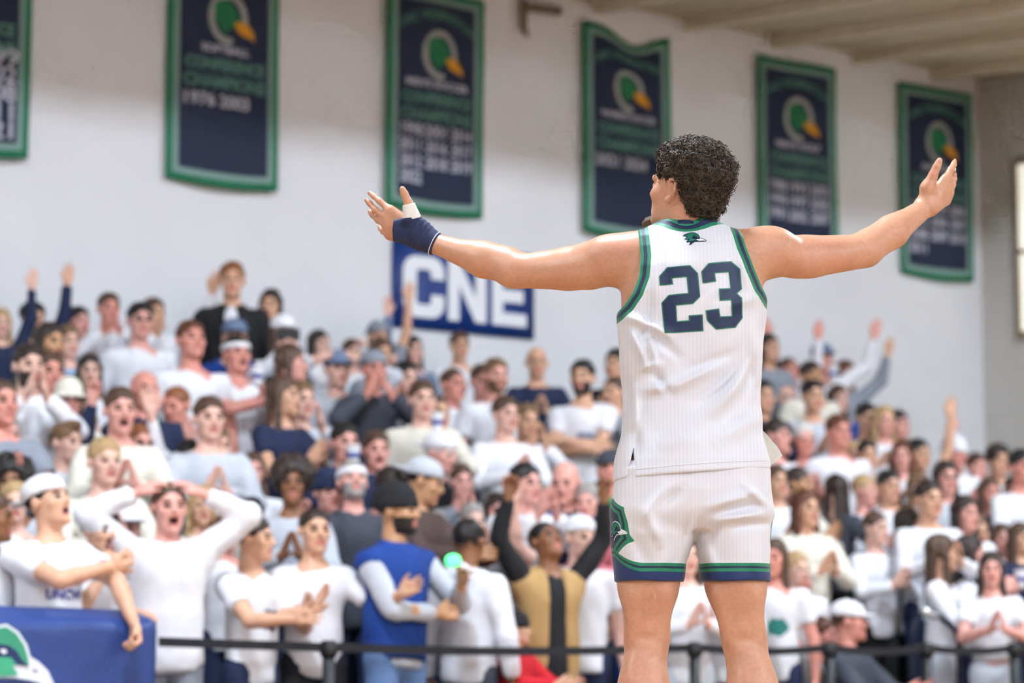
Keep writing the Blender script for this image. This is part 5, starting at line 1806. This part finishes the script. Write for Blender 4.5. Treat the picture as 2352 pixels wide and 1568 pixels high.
P(1108, 832, 'm', 10, 'down', 'long:ltgrey', 'short:brown', 'pink', 'man in long pale grey sweatshirt standing tall in the middle tiers')
P(1138, 818, 'm', 15, 'down', 'tee:white', 'short:ltbrown', 'pink', 'man with ginger beard half hidden behind the pale grey sweatshirt', beard='full')
P(1232, 796, 'm', 5, 'clap', 'long:navy', 'bald:brown', 'tan', 'bald man in navy sweater clapping on his own under the wall', row=4, pants='navy')
P(1338, 822, 'm', -10, 'cross', 'tee:white', 'short:black', 'tan', 'dark-haired man in white tee with purple print, arms folded, black trousers', beard='full', pants='black', extra=dict(blob='slate'))
P(1416, 797, 'm', -20, 'clap', 'jacket:black', 'short:black', 'tan', 'man in black jacket partly behind the shoulder of the player')
P(1412, 862, 'm', -25, 'down/cup', 'hoodie:grey', 'buzz:brown', 'tan', 'man in grey hoodie raising a white cup beside the white jersey', extra=dict(hold=('cup', 1, 'white cup touching the edge of the white jersey')))
P(1208, 922, 'm', 15, 'claphi', 'hoodie:white', 'short:ltbrown', 'tan', 'fan in white hoodie with hands pressed before his face, below the bald man')
# ---------------------------------------------------------------- middle tiers, left
P(66, 785, 'm', 20, 'claphi', 'jacket:white', 'short:dkbrown', 'fair', 'bearded dark-haired man in white jacket clapping at chin height', beard='full')
P(108, 800, 'm', 25, 'down', 'long:cream', 'short:brown', 'red', 'ruddy man peering past the bearded man in white jacket')
P(2, 868, 'm', 25, 'clap', 'tee:grey', 'buzz:brown', 'red', 'red-faced man in grey cut by the edge of the photo')
P(14, 945, 'm', 20, 'front', 'long:slate', 'short:grey', 'pink', 'fan in slate plaid top with dark gloves at the edge of the photo')
P(206, 808, 'w', 10, 'clap', 'long:white', 'long:dkbrown', 'fair', 'woman with long brown hair in white behind the cream hat', **OPEN)
P(158, 864, 'w', 15, 'clap', 'jacket:cream', 'long:brown', 'pink', 'woman in cream brimmed hat and cream coat', hat='bucket', extra=dict(hat='cream'))
P(152, 965, 'm', 35, 'down/clap', 'jacket:white', 'quiff:ltbrown', 'fair', 'square-jawed man with a blond quiff in open white jacket, clapping')
P(276, 884, 'm', 15, 'clap', 'long:cream', 'short:brown', 'pink', 'long-faced brown-haired man in cream sweater, mouth open', **SHOUT)
P(332, 850, 'm', 20, 'down', 'jacket:navy', 'bald:brown', 'red', 'bald ruddy man in navy jacket between white shirts')
P(410, 884, 'm', -15, 'clap', 'long:white', 'buzz:ginger', 'red', 'red-haired man in white sweatshirt with his head bowed', tilt=-12)
P(320, 968, 'm', 20, 'upfist/down', 'long:navy', 'short:ginger', 'pink', 'man in navy sweater and glasses with reddish beard, fist on his brow', beard='full', pants='black', extra=dict(glasses=1))
P(436, 1006, 'w', 20, 'up/cup', 'long:dkgreen', 'long:black', 'pink', 'dark-haired woman in green drinking from a white cup', extra=dict(scarf='green', hold=('cup', 1, 'white cup at the mouth of the woman in green')))
P(464, 1110, 'w', 10, 'down', 'long:cream', 'long:blond', 'tan', 'blond woman with tan face behind the hands-on-head man')
P(26, 1034, 'm', 5, 'down', 'tee:ltgrey', 'afro:black', 'brown', 'young man with large black afro at the edge of the photo')
P(34, 1100, 'm', 10, 'down', 'tee:white', 'short:blond', 'fair', 'blond boy with fringe facing the camera at the edge of the photo', row=0)
P(120, 1082, 'm', 40, 'across/hang', 'tee:white', 'short:black', 'tan', 'man in backward white cap and white tee with one arm over the navy banner', hat='capback', beard='stubble', tilt=16, row=-1, p=10.80, extra=dict(hat='white', print=('UNCW', 'slate', .20)), **OPEN)
P(-22, 1120, 'm', 60, 'down/fist', 'long:white', 'short:brown', 'brown', 'fan outside the edge reaching in a white sleeve with black wristband', row=-1, p=10.95, extra=dict(watch=1))
P(230, 1150, 'm', 30, 'chin/clap', 'tee:white', 'curly:black', 'tan', 'goateed man with black curly fringe in white tee, fist at his cheek', beard='goatee', row=-1, p=11.15, extra=dict(print=('UNCW', 'slate', .16)), **OPEN)
P(280, 1150, 'm', 35, 'down', 'tee:white', 'short:dkbrown', 'pink', 'man in white cap looking past the goateed man', hat='cap', extra=dict(hat='white'))
P(388, 1104, 'm', 15, 'onhead', 'hoodie:white', 'buzz:brown', 'pink', 'screaming man in white hoodie and grey sweatpants with both hands on his head', row=-1, p=11.0, pants='grey', **SHOUT)
P(582, 1178, 'm', 50, 'front/clap', 'tee:white', 'short:dkbrown', 'tan', 'dark-haired man in white tee seen in profile, clapping, navy trousers', row=-1, p=11.0, pants='navy', extra=dict(blob='navy'), H=1.72)
P(576, 1138, 'm', 5, 'down', 'tee:white', 'short:dkbrown', 'fair', 'man whose forehead shows above the profile of the dark-haired clapper', row=0)
P(722, 1164, 'm', 15, 'clap/reach', 'tee:white', 'buzz:dkbrown', 'tan', 'short-haired man in white tee with a black watch, clapping, black trousers', row=-1, p=11.05, pants='black', extra=dict(watch=-1))
P(580, 1034, 'w', 10, 'upout/down', 'long:white', 'longw:brown', 'pink', 'woman with very long brown hair in white, hand up in a green cuff')
P(672, 1036, 'w', 5, 'clap', 'long:ltgrey', 'afro:dkbrown', 'brown', 'woman with a big dark afro in pale grey')
P(755, 1072, 'm', 15, 'fist/down', 'hoodie:white', 'short:dkbrown', 'pink', 'man in navy beanie and white hoodie behind the clapping man with a watch', hat='beanie', extra=dict(hat='navy'))
P(792, 966, 'm', 15, 'claphi/down', 'jacket:navy', 'short:black', 'pink', 'dark-haired bearded man in navy jacket shouting, a white cup below him', beard='goatee', extra=dict(hold=('cup', -1, 'white cup below the shouting man in navy jacket')), **SHOUT)
P(864, 984, 'm', 10, 'clap', 'long:slate', 'short:brown', 'pink', 'smiling brown-haired man in slate sweater', **OPEN)
P(812, 1052, 'm', 10, 'down', 'jacket:charcoal', 'short:grey', 'pink', 'dark-bearded man in white bandana tilting his head back', hat='headband', beard='full', tilt=18)
P(892, 1066, 'm', 35, 'down', 'long:denim', 'short:dkbrown', 'pink', 'man leaning forward above the dark beanie', tilt=-14)
P(650, 858, 'w', 45, 'clap', 'tee:navy', 'long:brown', 'tan', 'long-haired woman in navy jersey turned away, hands together')
P(692, 870, 'm', 20, 'down/claphi', 'long:ltgrey', 'short:ltbrown', 'fair', 'fan in pale grey beside the woman in navy jersey')
P(520, 1176, 'w', 20, 'down', 'tee:white', 'short:auburn', 'red', 'auburn-haired fan glimpsed between the white sleeves', row=0)
P(690, 985, 'm', 30, 'down', 'jacket:navy', 'short:black', 'tan', 'man in dark navy jacket above the afro', row=2)
P(240, 1000, 'm', 20, 'clap', 'long:cream', 'short:blond', 'fair', 'blond man in cream sweater behind the quiff')
P(480, 905, 'm', 15, 'clap', 'long:ltgrey', 'short:brown', 'fair', 'fan in pale grey beside the large man in white tee')
P(500, 975, 'w', 15, 'upout/down', 'long:white', 'short:ltbrown', 'fair', 'fan in white with one hand up, between tiers above the long brown hair')
# ---------------------------------------------------------------- middle tiers, centre
P(1004, 988, 'm', 40, 'down', 'jacket:black', 'short:white', 'pink', 'older man with white cap and grey hair in black jacket, looking down', hat='capback', tilt=-10, extra=dict(hat='white'))
P(962, 1044, 'm', 55, 'front', 'jacket:brown', 'buzz:black', 'olive', 'big man in grey cap and brown jacket bending forward', hat='capback', tilt=-16, extra=dict(hat='ltgrey'))
P(1206, 1058, 'm', 25, 'claphi', 'hoodie:white', 'short:black', 'pink', 'black-haired man in white hoodie behind a raised brown fist')
P(1300, 1058, 'm', -10, 'down', 'jacket:navy', 'bald:brown', 'pink', 'bald pink-headed man in navy, head bowed', tilt=-10)
P(1287, 1100, 'm', 10, 'down', 'jacket:navy', 'bald:grey', 'red', 'balding man in glasses below the bald bowed head', extra=dict(glasses=1))
P(1402, 1028, 'm', -25, 'clap', 'long:green', 'short:brown', 'red', 'man in green sweatshirt and grey cap beside the white jersey', hat='cap', extra=dict(hat='charcoal'))
P(1142, 1128, 'w', 10, 'down', 'long:black', 'long:dkbrown', 'pink', 'woman with long dark hair in black in the middle of the stands')
P(1085, 1150, 'w', 15, 'claphi', 'long:white', 'short:grey', 'fair', 'grey-haired fan in white clapping above the back of the white hoodie', row=0)
P(1078, 1188, 'm', 150, 'down', 'hoodie:white', 'short:black', 'brown', 'black-haired man in white hoodie with his back to the court, dark grey trousers', row=-1, p=10.95, pants='charcoal', hyaw=10)
P(912, 1104, 'm', 45, 'cross/stick', 'long:ltgrey', 'buzz:black', 'olive', 'bearded man in black beanie and royal blue vest, arms folded, jeans', hat='beanie', beard='full', row=-1, p=10.85, pants='denim', extra=dict(hat='black', vest='royal', hold=('stick', 1, 'glowing green light stick in the hand of the man in blue vest')))
P(1002, 1168, 'w', -5, 'down', 'long:cream', 'long:grey', 'pink', 'grey-haired older woman beside the blue vest', row=0)
P(1262, 1192, 'm', 25, 'upfist', 'long:black', 'buzz:black', 'brown', 'man in tan vest over black sleeves raising both fists, head thrown back', row=-1, p=11.0, pants='black', tilt=22, extra=dict(vest='tan', vkind='ovest'))
P(1246, 1160, 'm', 15, 'down', 'long:navy', 'short:brown', 'pink', 'man in blue cap behind the tan vest', hat='cap', row=0, extra=dict(hat='blue'))
P(1178, 1222, 'w', 15, 'down', 'long:teal', 'long:blond', 'fair', 'blond woman in teal beside the white hoodie back', row=0)
P(1332, 1178, 'm', 20, 'upout/down', 'tee:white', 'short:blond', 'fair', 'fan in white cap behind the tan vest with a white sleeve up', hat='capback', extra=dict(hat='white'))
P(1388, 1160, 'w', 10, 'clap', 'long:white', 'long:blond', 'fair', 'fan in white sweater and blue jeans beside the shorts of the player', pants='blue')
P(1186, 1400, 'm', 60, 'front', 'jacket:red', 'short:black', 'tan', 'child in black beanie and red jacket at the belt barrier', hat='beanie', row=-1, p=10.85, H=1.12, extra=dict(hat='black'))
P(1136, 1310, 'm', 40, 'clap', 'jacket:red', 'short:black', 'tan', 'fan in red jacket mostly hidden behind the white hoodie back', row=-1, p=11.35, H=1.35)
P(1160, 905, 'm', 20, 'clap', 'long:white', 'short:brown', 'fair', 'fan in white beside the tall pale grey sweatshirt')
P(1000, 905, 'm', 25, 'down', 'tee:white', 'buzz:brown', 'tan', 'cropped-haired fan in white next to the cream jacket')
P(1060, 1062, 'w', 10, 'claphi', 'long:grey', 'short:brown', 'pink', 'fan in grey lifting pink hands in the centre of the stands')
P(1350, 1105, 'w', -10, 'clap', 'long:pink', 'short:grey', 'pink', 'grey-haired fan in dull pink below the green sweatshirt')
# ---------------------------------------------------------------- seen between the legs of the player
P(1575, 1225, 'w', 10, 'clap', 'long:white', 'long:brown', 'fair', 'woman in white clapping, seen between the legs of the player', row=-1, pants='ltgrey')
P(1655, 1215, 'w', -10, 'clap', 'hoodie:white', 'long:blond', 'fair', 'woman in white hoodie behind the leg of the player', row=-1, pants='black')
# ---------------------------------------------------------------- right of the player
P(1764, 762, 'w', 20, 'up/down', 'jacket:grey', 'long:dkbrown', 'tan', 'long-haired fan in grey with one hand up beside the jersey', row=5)
P(1814, 818, 'm', 20, 'up', 'long:white', 'buzz:brown', 'red', 'red-faced man in white stretching both arms overhead', row=5, tilt=8)
P(1888, 784, 'm', 15, 'cup/upout', 'long:white', 'short:brown', 'pink', 'man in blue cap drinking from a white cup in the top tier', hat='cap', row=5, extra=dict(hat='slate', hold=('cup', -1, 'white cup at the face of the man in blue cap')))
P(1862, 826, 'm', 20, 'down', 'tee:cream', 'short:dkbrown', 'olive', 'dark-haired man in cream under the blue cap')
P(1942, 824, 'w', 25, 'down/upout', 'jacket:grey', 'long:auburn', 'tan', 'auburn-haired woman waving a hand in a grey sleeve against the wall', row=5)
P(1866, 868, 'm', 10, 'clap', 'long:ltgrey', 'short:black', 'tan', 'dark-haired man in pale grey sweatshirt in the upper stands')
P(1808, 884, 'w', 10, 'down', 'jacket:black', 'bald:', 'fair', 'pale bald fan in black jacket close to the jersey')
P(1750, 868, 'm', 15, 'clap', 'jacket:navy', 'short:black', 'tan', 'fan in navy jacket half behind the jersey')
P(1925, 880, 'w', 20, 'down', 'tee:blue', 'long:brown', 'fair', 'fan with a bright blue top in the upper stands')
P(1990, 922, 'm', 15, 'clap', 'long:white', 'short:black', 'tan', 'black-haired man in white at the edge of the upper stands')
P(2030, 928, 'w', 10, 'clap', 'long:white', 'long:blond', 'pink', 'blond woman in white beside the black-haired man')
P(2062, 938, 'w', 25, 'down', 'long:white', 'long:dkbrown', 'pink', 'woman with long dark hair at the top edge of the crowd')
P(2108, 1004, 'm', 20, 'clap/up', 'tee:ltgrey', 'short:black', 'tan', 'dark-haired fan with one bare arm straight up against the wall')
P(1782, 958, 'm', 35, 'clap', 'tee:white', 'short:dkbrown', 'pink', 'dark-haired man in white tee right beside the jersey')
P(1846, 968, 'm', 5, 'clap', 'tee:white', 'short:white', 'red', 'white-haired pink-faced man in white')
P(1924, 948, 'm', 15, 'down', 'long:white', 'short:auburn', 'red', 'auburn-haired man in white below the blue top')
P(1956, 1008, 'w', 15, 'clap', 'tee:white', 'long:blond', 'pink', 'woman with long blond hair in white tee in the right-hand stands')
P(1992, 1006, 'w', 5, 'clap', 'tee:navy', 'short:dkbrown', 'tan', 'dark-haired fan in navy tee among white shirts')
P(2070, 1008, 'w', -5, 'clap', 'long:white', 'long:auburn', 'pink', 'auburn woman in white, pink-cheeked, below the long dark hair')
P(2192, 998, 'm', 15, 'clap', 'hoodie:white', 'buzz:brown', 'red', 'man in white beanie and white hoodie topping the crowd', hat='beanie', extra=dict(hat='white'))
P(2172, 1054, 'w', 10, 'down', 'long:ltgrey', 'long:dkbrown', 'pink', 'dark-haired woman in glasses under the white beanie', extra=dict(glasses=1))
P(2292, 1014, 'm', 10, 'clap/claphi', 'long:white', 'curly:dkbrown', 'tan', 'curly-haired man in white clapping by the end wall')
P(2346, 1028, 'm', 15, 'clap', 'long:white', 'short:black', 'red', 'dark-haired man in white cut by the far edge of the photo')
P(2242, 1036, 'w', 15, 'up/down', 'long:cream', 'short:brown', 'pink', 'fan in cream with one hand up beside the curly hair')
P(1832, 1068, 'w', 40, 'clap', 'long:cream', 'pony:dkbrown', 'olive', 'tan-faced woman with dark ponytail in cream')
P(1782, 1062, 'w', 15, 'clap', 'long:white', 'short:brown', 'tan', 'brown-haired fan in white touching the edge of the shorts')
P(1984, 1086, 'w', 35, 'clap', 'long:white', 'short:blond', 'pink', 'blond woman in white holding a white cup up', extra=dict(hold=('cup', -1, 'white cup beside the blond hair')))
P(2132, 1098, 'm', 15, 'clap', 'long:white', 'short:dkbrown', 'tan', 'dark-haired man in white in the middle of the right-hand stands')
P(2168, 1122, 'w', 5, 'clap', 'tee:white', 'short:blond', 'pink', 'blond woman in white tee, mouth open', **OPEN)
P(2216, 1134, 'w', 20, 'down', 'tee:white', 'long:dkbrown', 'pink', 'dark-haired woman in white tee next to the blond woman')
P(2272, 1092, 'w', 10, 'clap', 'jacket:navy', 'long:brown', 'red', 'woman in navy jacket clapping below the curly hair')
P(2330, 1090, 'm', -10, 'down', 'long:white', 'short:dkbrown', 'pink', 'man in white sweatshirt near the far edge, below the dark hair')
P(1922, 1086, 'w', 140, 'hip/front', 'tee:charcoal', 'longw:dkbrown', 'fair', 'woman with very long dark hair in charcoal tee, back turned, black trousers', pants='black')
P(2040, 1075, 'm', 15, 'down', 'long:white', 'short:black', 'tan', 'black-haired man in white between the blond women')
P(1850, 1120, 'w', 20, 'clap', 'hoodie:cream', 'long:auburn', 'tan', 'auburn-haired woman in cream hoodie and blue jeans', pants='denim')
P(2085, 1164, 'w', 130, 'down', 'long:white', 'longw:dkbrown', 'tan', 'woman with long dark hair, back turned, in loose white shirt and black trousers', pants='black', hyaw=-40)
P(2300, 1198, 'w', 5, 'down', 'jacket:navy', 'long:brown', 'pink', 'brown-haired woman in navy behind the clapping woman in white')
P(2344, 1196, 'w', 20, 'clap', 'long:navy', 'long:brown', 'tan', 'brown-haired woman in navy cut by the far edge of the photo')
P(2162, 1222, 'w', 65, 'clap/front', 'long:white', 'long:brown', 'tan', 'woman in white and pale trousers in profile, dark hair tied low', row=-1, p=11.25, pants='ltgrey')
P(2228, 1224, 'w', 60, 'cup', 'long:white', 'long:dkbrown', 'pink', 'woman in white drinking from a white cup in profile', row=-1, p=11.4, pants='navy', extra=dict(hold=('cup', 1, 'white cup of the woman drinking in profile')))
P(2276, 1262, 'w', -5, 'clap', 'crop:white', 'long:dkbrown', 'pink', 'woman with long dark hair in cropped white sweater and grey sweatpants, clapping', row=-1, p=10.88, pants='ltgrey')
P(1948, 1374, 'm', 55, 'front', 'jacket:charcoal', 'buzz:brown', 'red', 'seated man in white cap and charcoal jacket leaning on the belt', hat='cap', sit=True, row=-1, p=11.0, pants='charcoal', extra=dict(hat='white'))
P(1888, 1412, 'w', 40, 'upfist/down', 'tee:white', 'short:auburn', 'red', 'seated auburn-haired woman in white trousers with one fist raised', sit=True, row=-1, p=11.25, pants='white')
P(1778, 1232, 'w', -15, 'down', 'tee:white', 'long:brown', 'red', 'long-haired woman in white tee with green print beside the knee of the player', row=-1, p=11.0, pants='navy', extra=dict(blob='teal'))
P(1828, 1262, 'w', 20, 'down', 'hoodie:white', 'short:blond', 'fair', 'fan in white hoodie behind the green-print tee', row=-1, p=11.4)
P(2010, 1170, 'w', 25, 'clap', 'long:white', 'short:brown', 'fair', 'fan in white beside the woman in charcoal tee', pants='black')
P(2245, 1180, 'w', 10, 'clap', 'tee:white', 'short:ltbrown', 'tan', 'light-brown-haired fan in white tee above the drinking woman')
P(2110, 1080, 'w', 10, 'clap', 'tee:cream', 'long:ltbrown', 'fair', 'light-brown-haired woman in cream tee in the right-hand stands')

# ------------------------------------------------------------------ prints on shirts
def lay_on(mesh):
    return BVHTree.FromPolygons([tuple(v.co) for v in mesh.vertices], [tuple(p.vertices) for p in mesh.polygons])
tg = text_geo([(t[1], .07, .003) for t in PRINTS]) if PRINTS else []
for (o, txt, cl, w_, me, dzs), (V2, T) in zip(PRINTS, tg):
    bv = lay_on(me); k = w_ / (V2[:, 0].max() - V2[:, 0].min())
    pts = []
    for x, z in V2 * k:
        h_ = bv.ray_cast(Vector((x + .02, -.6, 1.21 + dzs + z)), Vector((0, 1, 0)))[0]
        pts.append((x + .02, (h_.y if h_ else -.13) - .004, 1.21 + dzs + z))
    link('shirt_print', mk_mesh('shirt_print', np.array(pts), T, [mat('print_violet', (72, 74, 150), .7)]), o)
for (o, cl, me, dzs) in BLOBS:
    bv = lay_on(me)
    n = 20; pts = [(0, 0)] + [((.075 + .012 * math.sin(3 * i)) * math.cos(i * 2 * math.pi / n), (.055 + .01 * math.cos(2 * i)) * math.sin(i * 2 * math.pi / n)) for i in range(n)]
    V3 = []
    for x, z in pts:
        h_ = bv.ray_cast(Vector((x + .03, -.6, 1.20 + dzs + z)), Vector((0, 1, 0)))[0]
        V3.append((x + .03, (h_.y if h_ else -.13) - .005, 1.20 + dzs + z))
    link('shirt_print', mk_mesh('shirt_print', np.array(V3), np.array([(0, 1 + (i + 1) % n, 1 + i) for i in range(n)]), [mat('print_' + cl, CLOTH[cl], .7)]), o)

# ------------------------------------------------------------------ things held in hands
M_CUP = mat('paper_cup', (240, 240, 244), .5); M_CUPS = mat('cup_stripe', (70, 80, 160), .5); M_SCREEN = mat('phone_screen', (36, 44, 70), .15); M_GLOW = mat('light_stick_glow', (90, 255, 150), .4, emit=2.2)
def cup_parts():
    if 'cup' not in _cache:
        bm = bmesh.new()
        tube(bm, [(0, 0, 0), (0, 0, .02), (0, 0, .10), (0, 0, .118), (0, 0, .122)], [.027, .030, .040, .0425, .045], 16)
        a = bpy.data.meshes.new('cup_wall'); bmesh.ops.recalc_face_normals(bm, faces=bm.faces); bm.to_mesh(a); bm.free(); a.materials.append(M_CUP)
        bm = bmesh.new(); tube(bm, [(0, 0, .045), (0, 0, .075)], [.0338, .0375], 16)
        b = bpy.data.meshes.new('cup_stripe'); bmesh.ops.recalc_face_normals(bm, faces=bm.faces); bm.to_mesh(b); bm.free(); b.materials.append(M_CUPS)
        for m_ in (a, b):
            for p_ in m_.polygons: p_.use_smooth = True
        _cache['cup'] = (a, b)
    return _cache['cup']
bpy.context.view_layer.update()
for (o, what, s, S, lab) in HELD:
    w, hd = S[s][2], S[s][3]; hd = hd / np.linalg.norm(hd)
    lc = w + hd * .085 + np.array([-s * .03, -.045, 0])
    wp = o.matrix_world @ Vector(tuple(lc))
    if what == 'cup':
        a, b = cup_parts()
        c_ = link('paper_cup', a, loc=tuple(wp - Vector((0, 0, .05))), label=lab, cat='cup', group='white paper cups held by fans')
        link('cup_stripe', b, c_)
    elif what == 'phone':
        bm = bmesh.new(); add_box(bm, (-.076, -.005, -.038), (.152, 0, 0), (0, .010, 0), (0, 0, .076), bevel=.004)
        c_ = bm_obj('phone', bm, M_BLACK, None, loc=tuple(wp + Vector((-.04, 0, .03))), label=lab, cat='phone')
        bm = bmesh.new(); add_box(bm, (-.070, .0051, -.034), (.14, 0, 0), (0, .001, 0), (0, 0, .068)); bm_obj('screen', bm, M_SCREEN, c_)
    else:
        c_ = link('light_stick', None, loc=tuple(wp), label=lab, cat='light stick')
        bm = bmesh.new(); tube(bm, [(.05, 0, -.03), (.0, -.01, .0), (-.02, -.012, .012)], [.014, .016, .018], 10); bm_obj('handle', bm, M_CUP, c_, smooth=True)
        bm = bmesh.new(); bmesh.ops.create_icosphere(bm, subdivisions=2, radius=.036)
        for v in bm.verts: v.co = Vector((v.co.x * 1.2 - .06, v.co.y - .015, v.co.z + .032))
        bm_obj('glow_bulb', bm, M_GLOW, c_, smooth=True)
